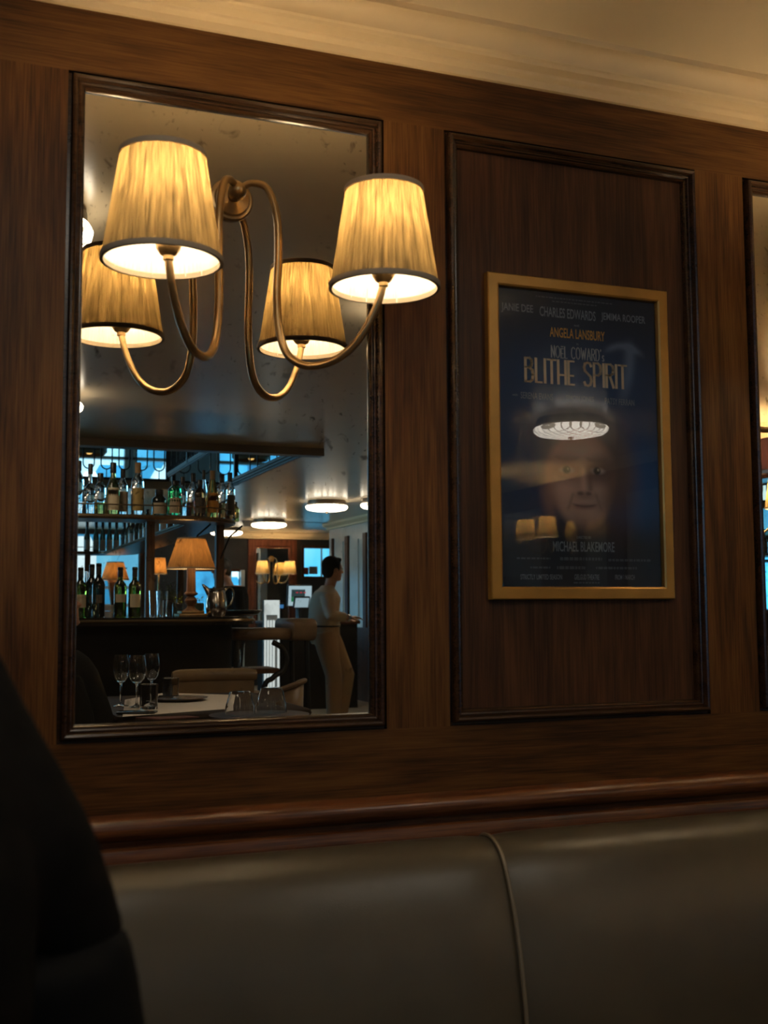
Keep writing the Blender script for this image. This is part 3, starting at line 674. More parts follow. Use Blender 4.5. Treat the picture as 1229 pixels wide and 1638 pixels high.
# mirrors on the right wall, dull with age
for n, (Tm, lab) in enumerate(((8.45, 'tall dull mirror behind the side wall lamp'), (5.6, 'tall dull mirror on the side wall near the panelling'))):
    hw = 0.30
    t = thing('wall_mirror', lab, 'mirror', (X_R - 0.036, ry(Tm), 0.92), rz=PI / 2 * 3, group='mirrors along the side wall')
    MB().sweep_rect(-hw, hw, 0, 1.10, [(0, 0), (0, -0.016), (0.012, -0.022), (0.026, -0.014), (0.032, -0.004)]).build('frame', WOOD_D, t, angle=25)
    MB().box((-hw + 0.02, -0.004, 0.02), (hw - 0.02, 0.0, 1.08)).build('mirror_glass', MIRROR_DULL, t, smooth=False)
# far wall with its windows
def holes(x0, x1, z0, z1, hs):        # rectangles left of a wall when openings hs are cut from it
    xs_ = sorted({x0, x1, *[q for h in hs for q in h[:2]]}); out = []
    for a, b in zip(xs_, xs_[1:]):
        cut = sorted((h[2], h[3]) for h in hs if h[0] <= a and h[1] >= b); z = z0
        for c0, c1 in cut:
            if c0 > z: out.append((a, b, z, c0))
            z = c1
        if z < z1: out.append((a, b, z, z1))
    return out
def px_x(px, T): return at(px, 960, T).x
def px_z(px, py, T): return at(px, py, T).z
WIN = [(px_x(118, T_FAR), px_x(222, T_FAR), 0.75, 2.26), (px_x(306, T_FAR), px_x(384, T_FAR), 0.80, px_z(335, 914, T_FAR)), (px_x(486, T_FAR), px_x(532, T_FAR), px_z(500, 922, T_FAR), px_z(500, 877, T_FAR))]
wf = MB()
for a, b, c, d in holes(X_L, 6.6, 0, Z_CEIL, WIN): wf.box((a, Y_FAR - 0.12, c), (b, Y_FAR, d))
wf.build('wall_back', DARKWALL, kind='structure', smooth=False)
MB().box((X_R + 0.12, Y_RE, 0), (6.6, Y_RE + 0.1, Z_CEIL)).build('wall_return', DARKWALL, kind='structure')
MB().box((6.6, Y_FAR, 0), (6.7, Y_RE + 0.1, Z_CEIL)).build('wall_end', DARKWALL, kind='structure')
MB().rings([[(x, Y_FAR - q, z) for q, z in ((-0.02, 2.23), (-0.05, 2.235), (-0.06, 2.27), (-0.12, 2.31), (-0.13, 2.34), (0.0, 2.34))] for x in (px_x(350, T_FAR), X_R + 0.6)]).build('trim_7', PLASTER, kind='structure', angle=20)
PANES = [daylight_pane('street daylight', 0.75 * DAY, 0.9, 1.0), daylight_pane('street daylight beyond the bar', 1.5 * DAY, 3.2, 4.0), daylight_pane('side window daylight', 1.1 * DAY, 1.1, 7.0, True)]
for n, (a, b, c, d) in enumerate(WIN):
    w = MB()
    for q in ((a, b, c - 0.04, c), (a, b, d, d + 0.04), (a - 0.04, a, c - 0.04, d + 0.04), (b, b + 0.04, c - 0.04, d + 0.04)): w.box((q[0], Y_FAR - 0.08, q[2]), (q[1], Y_FAR + 0.03, q[3]))
    wo = w.build('window_%d' % (n + 1), WOOD_D, kind='structure', smooth=False)
    MB().box((a, Y_FAR - 0.10, c), (b, Y_FAR - 0.09, d)).build('pane', PANES[n], wo, smooth=False)
    g = MB()
    if n == 0:
        for z in (1.20, 1.46): g.box((a, Y_FAR - 0.085, z), (b, Y_FAR - 0.05, z + 0.045))
    if n == 1: g.box(((a + b) / 2 + 0.2, Y_FAR - 0.085, c), ((a + b) / 2 + 0.25, Y_FAR - 0.04, d))
    if n == 2: g.box((a + 0.30, Y_FAR - 0.085, c), (a + 0.32, Y_FAR - 0.05, d))
    if g.v: g.build('glazing_bar', WHITEPAINT, wo, smooth=False)
for n, (px, py, w_, h_, mt, lab) in enumerate(((491, 913, .11, .11, simple('red print', (0.5, 0.05, 0.05), 0.7), 'small red notice stuck on the side window'), (504, 912, .14, .12, simple('grey print', (0.3, 0.33, 0.35), 0.7), 'grey notice stuck on the side window beside the red one'))):
    p = at(px, py, T_FAR)
    tag(MB().box((p.x - w_ / 2, Y_FAR - 0.088, p.z - h_ / 2), (p.x + w_ / 2, Y_FAR - 0.086, p.z + h_ / 2)).build('notice', mt, smooth=False), lab, 'notice', 'notices on the side window')
# framed mirror and wall lamp on the far wall
mx0, mx1, mz1 = px_x(396, T_FAR), px_x(474, T_FAR), 2.22
t = thing('wall_mirror', 'mahogany framed mirror on the far wall behind the till', 'mirror', ((mx0 + mx1) / 2, Y_FAR, 0.7), rz=PI)
hw = (mx1 - mx0) / 2
MB().sweep_rect(-hw, hw, 0, mz1 - 0.7, [(0, 0), (0, -0.03), (0.10, -0.03), (0.11, -0.045), (0.125, -0.045), (0.135, -0.01)]).build('frame', wood('far red mahogany', (0.05, 0.014, 0.008), (0.11, 0.032, 0.016), (0.17, 0.055, 0.028), 'z'), t, angle=25)
MB().box((-hw + 0.12, -0.012, 0.12), (hw - 0.12, -0.006, mz1 - 0.7 - 0.12)).build('mirror_glass', MIRROR, t, smooth=False)
ARM_F = [(-0.19, -0.24, 0, 0, ARM), (0.19, -0.24, 0, 0, ARM)]
sf = make_sconce('brass wall lamp with two yellow shades on the far wall, reflected above the till', 'two-arm brass wall lamps', ARM_F, BULB_F, 31)
hp = at(434, 894, T_FAR); put(sf, (hp.x, Y_FAR + 0.012, hp.z), PI, scale=1.12)
ss = make_sconce('brass wall lamp on the side wall, reflected in the poster glass', 'two-arm brass wall lamps', ARM_F, BULB_S, 41)
put(ss, (X_R - 0.04, ry(8.45), 1.965), PI / 2 * 3)
put(copy_tree(ss), (X_R - 0.04, ry(5.6), 1.965), PI / 2 * 3, 'brass wall lamp on the side wall, only its sliver reflected at the poster edge', 1.0)

# ------------------------------------------------------------------ flush ceiling lamps
def make_ceiling_lamp(label):
    t = thing('ceiling_lamp', label, 'ceiling lamp', group='flush ceiling lamps with glass bowls')
    MB().lathe([(0.0001, 0.0), (0.205, 0.0), (0.205, -0.012), (0.212, -0.018), (0.212, -0.048), (0.200, -0.056), (0.0001, -0.05)], segs=48).build('base_ring', BRONZE, t, angle=30)
    MB().lathe([(0.196, -0.052), (0.224, -0.058), (0.230, -0.068), (0.226, -0.085), (0.208, -0.100), (0.15, -0.112), (0.08, -0.118), (0.0001, -0.119)], segs=48).build('glass_bowl', LAMPGLASS, t, angle=50)
    MB().lathe([(0.0001, -0.116), (0.020, -0.118), (0.018, -0.124), (0.008, -0.128), (0.009, -0.136), (0.0001, -0.142)], segs=16).build('finial', BRASS, t)
    return t
cl0 = None
T_PL = (2.255 - EYE) / slope(917, 690)[1]
for px, T, lab in ((523, 11.6, 'round flush ceiling lamp above the waiter, larger of the two clear in the mirror'), (430, 14.3, 'smaller looking flush ceiling lamp over the till'), (362, 16.0, 'flush ceiling lamp glimpsed beneath the curved bottle shelf'),
                   (612, 11.2, 'flush ceiling lamp half hidden by the mirror frame edge'), (None, (0.13, 3.3), 'flush ceiling lamp above the diners, seen beside the nearer yellow shade'), (None, (0.41, 6.2), 'flush ceiling lamp peeping out below the reflected shade'),
                   (None, (px_x(917, T_PL), T_PL), 'flush ceiling lamp reflected over the poster face'), (None, (-2.0, 3.3), 'unseen flush ceiling lamp farthest from the poster, added to fill the room'), (None, (1.68, 3.9), 'unseen flush ceiling lamp above the banquette, added to light the poster')):  # last two lamps are unseen, added to brighten the room and the poster
    if px: x, y = px_x(px, T), ry(T)
    else: x, y = T[0], ry(T[1])
    o = make_ceiling_lamp(lab) if cl0 is None else copy_tree(cl0)
    cl0 = cl0 or o
    put(o, (x, y, Z_CEIL), 0.4, lab)

# ------------------------------------------------------------------ upper floor seen through the opening
YU = ry(14.6)
UW = [(-2.6, -0.6, 2.75, 4.6), (-0.2, 1.30, 2.5, 4.6), (1.40, 2.08, 2.46, 4.6), (2.14, 2.64, 2.46, 4.6), (3.22, 5.0, 2.46, 4.6)]
uw = MB()
for a, b, c, d in holes(X_L, 6.6, Z_CEIL, 5.2, UW): uw.box((a, YU - 0.12, c), (b, YU, d))
uw.build('wall_upper', simple('upper wall', (0.36, 0.42, 0.50), 0.6), kind='structure', smooth=False)
MB().box((X_L - 0.1, YU - 0.1, 5.1), (6.6, Y8 + 0.2, 5.2)).build('ceiling_upper', simple('upper ceiling', (0.3, 0.32, 0.34), 0.6), kind='structure')
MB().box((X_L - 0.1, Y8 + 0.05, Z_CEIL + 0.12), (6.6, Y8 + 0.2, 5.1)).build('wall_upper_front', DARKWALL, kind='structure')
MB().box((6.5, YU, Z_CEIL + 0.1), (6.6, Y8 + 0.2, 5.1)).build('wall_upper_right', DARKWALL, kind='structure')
UP = [daylight_pane('upstairs daylight', 1.7 * DAY, 1.5, 2.0), daylight_pane('upstairs daylight two', 1.4 * DAY, 2.2, 5.0)]
for n, (a, b, c, d) in enumerate(UW):
    w = MB()
    for q in ((a, b, c, c + 0.05), (a, b, d - 0.05, d), (a, a + 0.05, c, d), (b - 0.05, b, c, d), (a, b, c + 0.62, c + 0.66)): w.box((q[0], YU - 0.09, q[2]), (q[1], YU + 0.02, q[3]))
    wo = w.build('window_%d' % (n + 4), WHITEPAINT, kind='structure', smooth=False)
    MB().box((a, YU - 0.11, c), (b, YU - 0.10, d)).build('pane', UP[n % 2], wo, smooth=False)
def railing(label, pts_of, length, n, post_at, u_shape=True, h=0.95):
    """Railing along local x from 0 to length; U-shaped iron loops or plain bars."""
    t = thing('railing', label, 'railing', group='iron railings around the upper floor opening')
    MB().box((0, -0.014, 0), (length, 0.014, 0.022)).build('bottom_bar', IRON, t); MB().box((0, -0.02, h), (length, 0.02, h + 0.035)).build('handrail', IRON, t)
    MB().box((0, -0.008, h - 0.10), (length, 0.008, h - 0.085)).build('upper_bar', IRON, t); MB().box((0, -0.006, 0.455), (length, 0.006, 0.467)).build('middle_bar', IRON, t)
    pitch = length / n
    for k in range(n):
        x = (k + 0.5) * pitch
        if u_shape:
            r = pitch * 0.31
            p = [(x - r, 0, h)] + [(x - r, 0, 0.10 + r)] + [(x - r * math.cos(q * PI / 8), 0, 0.10 + r - r * math.sin(q * PI / 8)) for q in range(1, 8)] + [(x + r, 0, 0.10 + r), (x + r, 0, h)]
            MB().tube(p, 0.0072, 6).build('loop', IRON, t); MB().tube([(x, 0, 0.02), (x, 0, 0.10)], 0.005, 6).build('stub', IRON, t)
        else:
            MB().tube([(x, 0, 0.06), (x, 0, h)], 0.007, 6).build('bar', IRON, t); MB().lathe([(0.0001, 0), (0.012, 0.018), (0.009, 0.05), (0.0001, 0.085)], (x, 0, 0.018), 8).build('spear', IRON, t)
    for x in post_at: MB().box((x - 0.018, -0.018, 0), (x + 0.018, 0.018, h + 0.05)).build('post', IRON, t)
    return t
XS = 1.94
put(railing('iron railing of long U loops along the back of the upper opening', None, XS + 0.9, 17, (0.0, 1.42, XS + 0.9)), (-0.9, Y11, 2.41))
put(railing('short stretch of U loop railing below the slanting rail', None, X_VOID - XS + 1.1, 8, (0.0, 0.62)), (XS + 0.06, Y11 - 0.01, 2.40))
put(railing('slanting looking iron railing of close spear bars, side of the opening', None, 3.1, 34, (0.0, 1.03, 2.06, 3.1), u_shape=False), (XS, Y11, 2.47), PI / 2)
run_y([(XS - 0.012, 2.47), (XS - 0.012, 2.458), (XS - 0.006, 2.455), (XS - 0.006, 2.445), (XS + 0.012, 2.445), (XS + 0.012, 2.47)], Y8, Y11, 'trim_8', IRON, kind='structure', angle=20)
for px, py, T, rad, lab in ((143, 716, 13.2, 0.20, 'dark dished pendant lamp upstairs behind the railing, warm inside'), (402, 726, 13.6, 0.24, 'dark drum pendant upstairs above the side window')):
    p = at(px, py, T); t = thing('pendant_lamp', lab, 'pendant lamp', p, group='dark pendant lamps upstairs')
    MB().lathe([(0.0001, 0.075), (0.05, 0.072), (rad * 0.8, 0.045), (rad, 0.0), (rad, -0.05), (rad * 0.85, -0.085), (rad * 0.83, -0.08), (rad * 0.95, -0.02), (0.0001, 0.03)], segs=40).build('lamp_shade', BRONZE, t, angle=40)
    MB().ball((0, 0, -0.03), 0.05, 12).build('bulb', emitter('gold bulb', (1.0, 0.62, 0.2), 1.4), t)
    MB().tube([(0, 0, 0.07), (0, 0, 5.1 - p.z)], 0.006, 6).build('cord', BLACK, t)

# ------------------------------------------------------------------ the island bar
ZB = 1.128                        # counter top
BX0, BX1 = -1.6, 1.70
TF, TB = 6.35, 11.6
bar = thing('bar', 'long black island bar with rounded end and brass nosing', 'bar counter', (0, ry(TF), 0))
def local(p): return (p[0], p[1] - ry(TF), p[2])
def ring_path(x0, x1, t0, t1, r, n=10):       # U of the island: along the front, round the corner, down the side, along the back
    pts = [Vector((x0, ry(t0), 0))]
    for k in range(n + 1):
        a = PI / 2 * k / n; pts.append(Vector((x1 - r + r * math.sin(a), ry(t0) - r + r * math.cos(a), 0)))
    for k in range(n + 1):
        a = PI / 2 * k / n; pts.append(Vector((x1 - r + r * math.cos(a), ry(t1) + r - r * math.sin(a), 0)))
    pts.append(Vector((x0, ry(t1), 0))); return pts
def band(outer, inner, z0, z1):
    n = len(outer); mb = MB()
    rings = [[(o.x, o.y, z0), (o.x, o.y, z1), (i.x, i.y, z1), (i.x, i.y, z0)] for o, i in zip(outer, inner)]
    return mb.rings(rings)
def loc_mb(mb, off): mb.v = [(x - off[0], y - off[1], z - off[2]) for x, y, z in mb.v]; return mb
OB = (0, ry(TF), 0)
co, ci = ring_path(BX0, BX1, TF, TB, 0.32), ring_path(BX0, BX1 - 0.62, TF + 0.62, TB - 0.5, 0.10)
loc_mb(band(co, ci, ZB - 0.045, ZB), OB).build('counter_top', simple('polished dark counter', (0.022, 0.016, 0.011), 0.14, vary=0.3), bar, angle=30)
bo, bi = ring_path(BX0, BX1 - 0.12, TF + 0.12, TB - 0.1, 0.25), ring_path(BX0, BX1 - 0.50, TF + 0.50, TB - 0.42, 0.10)
loc_mb(band(bo, bi, 0.0, ZB - 0.045), OB).build('bar_front', BLACKWOOD, bar, angle=30)
loc_mb(MB().tube([p + Vector((0, 0, ZB - 0.020)) for p in co], 0.010, 8), OB).build('nosing', BRASS_RAIL, bar)
loc_mb(MB().tube([p + Vector((0, 0, 0.22)) for p in ring_path(BX0, BX1 + 0.02, TF - 0.02, TB, 0.34)], 0.022, 10), OB).build('foot_rail', BRASS, bar)
# overhead gantry
ZS = 1.725
gan = thing('bottle_gantry', 'overhead brass edged bottle shelf curving round the bar on timber posts', 'shelf', (0, ry(6.62), ZS))
OG = (0, ry(6.62), ZS)
go, gi = ring_path(BX0, 1.66, 6.62, 11.35, 0.42), ring_path(BX0, 1.66 - 0.30, 6.92, 11.05, 0.16)
loc_mb(band(go, gi, ZS - 0.028, ZS), OG).build('shelf', simple('shelf underside', (0.030, 0.022, 0.016), 0.3), gan, angle=30)
loc_mb(MB().tube([p + Vector((0, 0, ZS - 0.014)) for p in go], 0.0135, 8), OG).build('brass_edge', BRASS_RAIL, gan)
loc_mb(MB().tube([p + Vector((0, 0, ZS + 0.055)) for p in go], 0.0045, 6), OG).build('guard_rail', BRASS_RAIL, gan)
loc_mb(MB().tube([p + Vector((0, 0, ZS - 0.014)) for p in gi], 0.008, 8), OG).build('inner_edge', BRASS_RAIL, gan)
for k in (1, 5, 9, 13, 17, 21):
    if k < len(go): p = go[k]; loc_mb(MB().tube([p + Vector((0, 0, ZS)), p + Vector((0, 0, ZS + 0.055))], 0.004, 6), OG).build('rail_stub', BRASS_RAIL, gan)
def post(px, T, w=0.025):
    x = px_x(px, T); y = ry(T)
    mb = MB().box((x - w, y - w, ZB), (x + w, y + w, ZS - 0.028)); mb.box((x - w * 0.55, y + w, ZB + 0.02), (x + w * 0.55, y + w + 0.006, ZS - 0.05))
    loc_mb(mb, OG).build('post', WOOD_POST, gan)
for px, T in ((239, 6.80), (350.5, 6.98), (227, 11.1), (139, 11.15), (288, 9.2)): post(px, T)
for px, T in ((352, 6.95), (300, 6.85)):       # slim brackets
    x = px_x(px, T); y = ry(T); loc_mb(MB().tube([(x, y, ZS - 0.24), (x + 0.06, y, ZS - 0.10), (x + 0.14, y, ZS - 0.03)], 0.006, 6), OG).build('bracket', IRON, gan)

# ------------------------------------------------------------------ bottles
def bottle(name, label, cat, group, loc, prof, mat, cap=None, lab=None, liquid=None, segs=20):
    """prof (r, z) from the base to the lip; cap (r, z0, z1, mat); lab (z0, z1, mat, half angle)."""
    t = thing(name, label, cat, loc, group=group)
    MB().lathe([(0.0001, 0.003)] + prof + [(prof[-1][0] * 0.6, prof[-1][1]), (prof[-1][0] * 0.6, prof[-1][1] - 0.01)], segs=segs).build('glass_body', mat, t, angle=35)
    rad = lambda z: next((a[0] + (b[0] - a[0]) * (z - a[1]) / max(b[1] - a[1], 1e-6) for a, b in zip(prof, prof[1:]) if a[1] <= z <= b[1]), prof[-1][0])
    if cap:
        r, z0, z1, cm = cap; MB().lathe([(r * 0.98, z0), (r, z0 + 0.002), (r, z1 - 0.003), (r * 0.92, z1), (0.0001, z1)], segs=16).build('cap', cm, t, angle=30)
    if lab:
        z0, z1, lm, ha = lab; rs = []
        for k in range(17):
            a = PI / 2 - ha + 2 * ha * k / 16; rs.append([((rad(z) + 0.0008) * math.cos(a), (rad(z) + 0.0008) * math.sin(a), z) for z in (z0, z0 + (z1 - z0) * .5, z1)])
        MB().rings(rs, cap=False, closed=False).build('label', lm, t)
    if liquid:
        z1, lm = liquid; pr = [(max(r - 0.004, 0.001), max(z, 0.006)) for r, z in prof if z < z1] + [(max(rad(z1) - 0.004, 0.001), z1), (0.0001, z1)]
        MB().lathe([(0.0001, 0.006)] + pr, segs=segs).build('liquid', lm, t, angle=35)
    return t
def wine(h=0.30, r=0.0375): return [(r * .9, 0), (r, 0.008), (r, h * .60), (r * .9, h * .66), (r * .55, h * .715), (r * .40, h * .75), (r * .385, h * .94), (r * .45, h * .945), (r * .45, h * .97), (r * .40, h)]
def burgundy(h=0.30, r=0.041): return [(r * .9, 0), (r, 0.008), (r, h * .45), (r * .92, h * .52), (r * .62, h * .64), (r * .40, h * .74), (r * .34, h * .80), (r * .34, h * .95), (r * .42, h * .955), (r * .42, h * .98), (r * .36, h)]
def spirit(h, r, sh=0.62, nk=0.38): return [(r * .92, 0), (r, 0.006), (r, h * sh), (r * .93, h * (sh + .05)), (r * .6, h * (sh + .12)), (r * nk * 1.1, h * (sh + .17)), (r * nk, h * (sh + .2)), (r * nk, h)]
def cone(h, r): return [(r * .95, 0), (r, 0.006), (r * .96, h * .4), (r * .7, h * .62), (r * .36, h * .82), (r * .3, h * .86), (r * .3, h)]
def roundb(h, r): return [(r * .8, 0), (r * .95, 0.01), (r, h * .2), (r * .98, h * .45), (r * .88, h * .58), (r * .95, h * .66), (r * .85, h * .78), (r * .4, h * .86), (r * .34, h)]
LBL_T = simple('tan label', (0.48, 0.38, 0.25), 0.8); LBL_W = simple('off white label', (0.85, 0.84, 0.78), 0.8); LBL_B = simple('buff label', (0.62, 0.50, 0.32), 0.8); LBL_G = simple('gold label', (0.40, 0.27, 0.08), 0.6); LBL_O = simple('orange label', (0.60, 0.25, 0.03), 0.7); LBL_D = simple('dull dark label', (0.10, 0.08, 0.06), 0.8)
TC = 6.62
for px, top, g, lab_, lm in ((128, 907, GLASS_G, 'green wine bottle with tan label at the mirror edge of the counter', LBL_T), (146, 901, GLASS_K, 'black wine bottle half behind its dark neighbour', LBL_D), (157, 900.5, GLASS_K, 'black wine bottle with small square label', LBL_D),
                         (192, 907, GLASS_G, 'green wine bottle with small low label in front of the tapered lamp', LBL_T), (215, 907, GLASS_G, 'green wine bottle with buff label beside the timber post', LBL_B)):
    p = at(px, 987, TC + (0.08 if px == 146 else 0)); h = (987 - top) * mpp(px, TC) * 1.0
    small = lm is LBL_D
    bottle('wine_bottle', lab_, 'wine bottle', 'wine bottles on the bar counter', (p.x, p.y, ZB), wine(h, 0.0365), g, (0.0155, h * .80, h + .001, FOIL), (h * .27, h * .42, lm, 0.5) if small else (h * .20 if px != 192 else h * .30, h * .46, lm, 0.9), (h * .44, GLASS_K) if g is GLASS_G else None)
TS = 6.77
shelf = [  # px, cap top, body radius px, profile, glass, cap material, label, description
    (126, 737, 10, 'sp', GLASS_C, BLACK, None, 'clear spirit bottle cut by the mirror edge on the top shelf'), (145, 742, 11, 'bell', GLASS_C, FOIL, None, 'clear bell shouldered vodka bottle with long dark cap'),
    (161, 757, 10, 'sp', GLASS_C, BLACK, None, 'short cut glass decanter bottle with black stopper'), (181.5, 740, 11, 'bg', GLASS_Y, FOIL, LBL_B, 'gold tinted bottle with big buff label and tall dark capsule'),
    (197, 750, 8.5, 'sp', GLASS_C, FOIL, LBL_T, 'slim clear bottle tucked beside the buff labelled one'), (221, 740, 10.5, 'sp', GLASS_C, CORK, LBL_G, 'clear bottle with gold label standing apart'),
    (255, 783, 12, 'sh', GLASS_K, BLACK, LBL_T, 'squat black bottle with pale pointed label'), (280, 769, 12, 'rd', GLASS_E, BLACK, LBL_T, 'round emerald green bottle with black stopper'),
    (292, 763, 8.5, 'sp', GLASS_C, BLACK, None, 'clear bottle half hidden by the emerald one'), (309, 757, 9, 'sp', GLASS_C, FOIL, None, 'clear round shouldered bottle with brown cap next to the dark rum'),
    (320, 768, 9.5, 'sp', GLASS_T, BLACK, LBL_D, 'dark rum bottle with low black cap'), (326, 752, 7.5, 'cn', GLASS_C, FOIL, None, 'tall slim bottle rising behind the dark rum'),
    (340, 753, 11.5, 'cn', GLASS_A, CORK, LBL_O, 'cone shaped amber bottle with orange label'), (355, 758, 9.5, 'sp', GLASS_C, BLACK, None, 'cut glass bottle with black cap beside the orange label'),
    (368, 756, 8.5, 'sp', GLASS_C, FOIL, LBL_D, 'clear whisky bottle with flat topped stopper near the shelf end'), (377, 803, 6.0, 'sp', GLASS_A, BLACK, None, 'tiny bottle last on the curved shelf end')]
LIQ = {'a': GLASS_A, 'c': None}
for n, (px, top, rp_, kd, g, cm, lm, desc) in enumerate(shelf):
    T = TS + {9: 0.06, 10: -0.05, 8: 0.07, 11: 0.10, 4: 0.06, 2: -0.03, 14: 0.12, 15: 0.22, 13: 0.05, 12: -0.02}.get(n, 0)
    s = mpp(px, T); p = at(px, top, T); h = p.z - ZS; r = rp_ * s
    prof = {'sp': spirit(h, r), 'bell': spirit(h, r, .44, .28), 'bg': burgundy(h, r), 'sh': spirit(h, r, .62, .45), 'rd': roundb(h, r), 'cn': cone(h, r)}[kd]
    capr = prof[-1][0] * 1.25
    bottle('spirit_bottle', desc, 'bottle', 'spirit bottles on the gantry shelf', (p.x, ry(T), ZS), prof, g, (capr, h * (.80 if kd != 'rd' else .86), h, cm),
           (h * .10, h * (.52 if kd != 'sh' else .5), lm, 0.95) if lm else None, (h * .35, GLASS_T) if n in (9, 13, 14) else ((h * .30, GLASS_Y) if n in (2,) else None), segs=18)
TW = 11.18
wine_desc = ['first from the mirror edge', 'second from the mirror edge', 'third from the mirror edge', 'fourth from the mirror edge', 'fifth from the mirror edge', 'last before the shelf turns']
for n, px in enumerate((139, 153.5, 164, 175, 186, 198)):
    T = TW; p = at(px, 880, T)
    bottle('wine_bottle', 'dark wine bottle with white label on the rear shelf, ' + wine_desc[n], 'wine bottle', 'white labelled wine bottles on the rear shelf', (p.x, ry(T), ZS), burgundy(0.305, 0.0295), GLASS_K, (0.0155, 0.235, 0.306, FOIL), (0.02, 0.115, LBL_W, 1.0), segs=14)
side_names = ['nearest', 'second', 'third', 'fourth', 'fifth', 'sixth', 'seventh', 'eighth', 'ninth', 'tenth', 'eleventh', 'twelfth']
for n in range(12):
    T = 7.75 + n * 0.27
    bottle('wine_bottle', 'dark bottle lined up on the side run of the gantry, %s from the curved end' % side_names[n], 'wine bottle', 'bottles along the side of the gantry', (1.50, ry(T), ZS), burgundy(0.27, 0.038) if n % 3 else spirit(0.25, 0.045), GLASS_K, (0.015, 0.20, 0.271, FOIL), (0.03, 0.12, (LBL_W, LBL_T, LBL_D)[n % 3], 1.0), segs=12)

# ------------------------------------------------------------------ lamps and tableware on the bar
def table_lamp(label, loc, rb, rt, sh, z0, kind, seed):
    t = thing('table_lamp', label, 'table lamp', loc, group='pleated shade lamps on the bar')
    if kind == 'plinth':
        mb = MB().rbox((-0.085, -0.085, 0), (0.085, 0.085, 0.018), 0.006); mb.rbox((-0.068, -0.068, 0.018), (0.068, 0.068, 0.034), 0.005)
        mb.build('plinth', BRASS, t, angle=30)
        MB().lathe([(0.052, 0.034), (0.030, 0.048), (0.020, 0.062), (0.034, 0.080), (0.038, 0.096), (0.028, 0.112), (0.020, 0.120), (0.040, 0.132), (0.040, 0.140), (0.032, 0.144), (0.028, 0.152), (0.024, z0 + 0.06), (0.0001, z0 + 0.06)], segs=28).build('stem', WOOD_C, t, angle=35)
    elif kind == 'taper':
        MB().loft([((0, 0, 0), .06, .06, PI / 4), ((0, 0, .02), .06, .06, PI / 4), ((0, 0, .03), .045, .045, PI / 4), ((0, 0, .06), .045, .045, PI / 4), ((0, 0, z0 + .02), .095, .095, PI / 4)], segs=4).build('body', WOOD_C, t, angle=20)
    else:
        MB().lathe([(0.055, 0), (0.055, 0.012), (0.012, 0.02), (0.009, z0 + 0.06), (0.0001, z0 + 0.06)], segs=20).build('stem', BRASS, t, angle=35)
    MB().ball((0, 0, z0 + sh * 0.5), 0.024, 10).build('bulb', BULB_T, t)
    make_shade(t, (0, 0, z0), rb, rt, sh, CLOTH_LAMP, seed, n=60, depth=0.010)
    return t
TL = 6.66
p = at(306, 910, TL); z0 = p.z - ZB; s = mpp(306, TL)
table_lamp('big table lamp with wide pleated tan shade and stepped base', (p.x, p.y, ZB), 38.5 * s, 22 * s, 49.5 * s, z0, 'plinth', 51)
p = at(184, 928, 11.25); s = mpp(184, 11.25)
table_lamp('table lamp with tapered timber body before the blue window', (p.x, p.y, ZB), 22 * s, 13 * s, 29 * s, p.z - ZB, 'taper', 52)
p = at(254, 918, 11.2); s = mpp(254, 11.2)
table_lamp('small table lamp with upright shade beside the timber post', (p.x, p.y, ZB), 13 * s, 10 * s, 26 * s, p.z - ZB, 'stem', 53)
# silver jug
p = at(346, 987, 6.62); s = mpp(346, 6.62)
jug = thing('water_jug', 'silver water jug with pointed spout and loop handle', 'jug', (p.x, p.y, ZB))
H_ = 47 * s; R_ = 17 * s
MB().lathe([(0.0001, 0.0), (R_ * .78, 0), (R_ * .80, 0.006), (R_ * .92, H_ * .10), (R_, H_ * .30), (R_ * .97, H_ * .55), (R_ * .84, H_ * .78), (R_ * .78, H_ * .90), (R_ * .84, H_ * .96), (R_ * .80, H_ * .965), (R_ * .72, H_ * .88), (R_ * .9, H_ * .5), (0.0001, H_ * .05)], segs=36).build('body', SILVER, jug, angle=45)
MB().loft([((-R_ * .62, 0, H_ * .72), R_ * .30, R_ * .30, 0), ((-R_ * .80, 0, H_ * .88), R_ * .32, R_ * .26, 0), ((-R_ * 1.02, 0, H_ * .99), R_ * .26, R_ * .18, 0), ((-R_ * 1.30, 0, H_ * 1.10), R_ * .10, R_ * .07, 0)], 16).build('spout', SILVER, jug)
MB().tube(catmull([(R_ * .78, 0, H_ * .86), (R_ * 1.15, 0, H_ * .98), (R_ * 1.55, 0, H_ * .90), (R_ * 1.62, 0, H_ * .66), (R_ * 1.35, 0, H_ * .42), (R_ * .96, 0, H_ * .30)], 6), 0.0065, 8).build('handle', SILVER, jug)
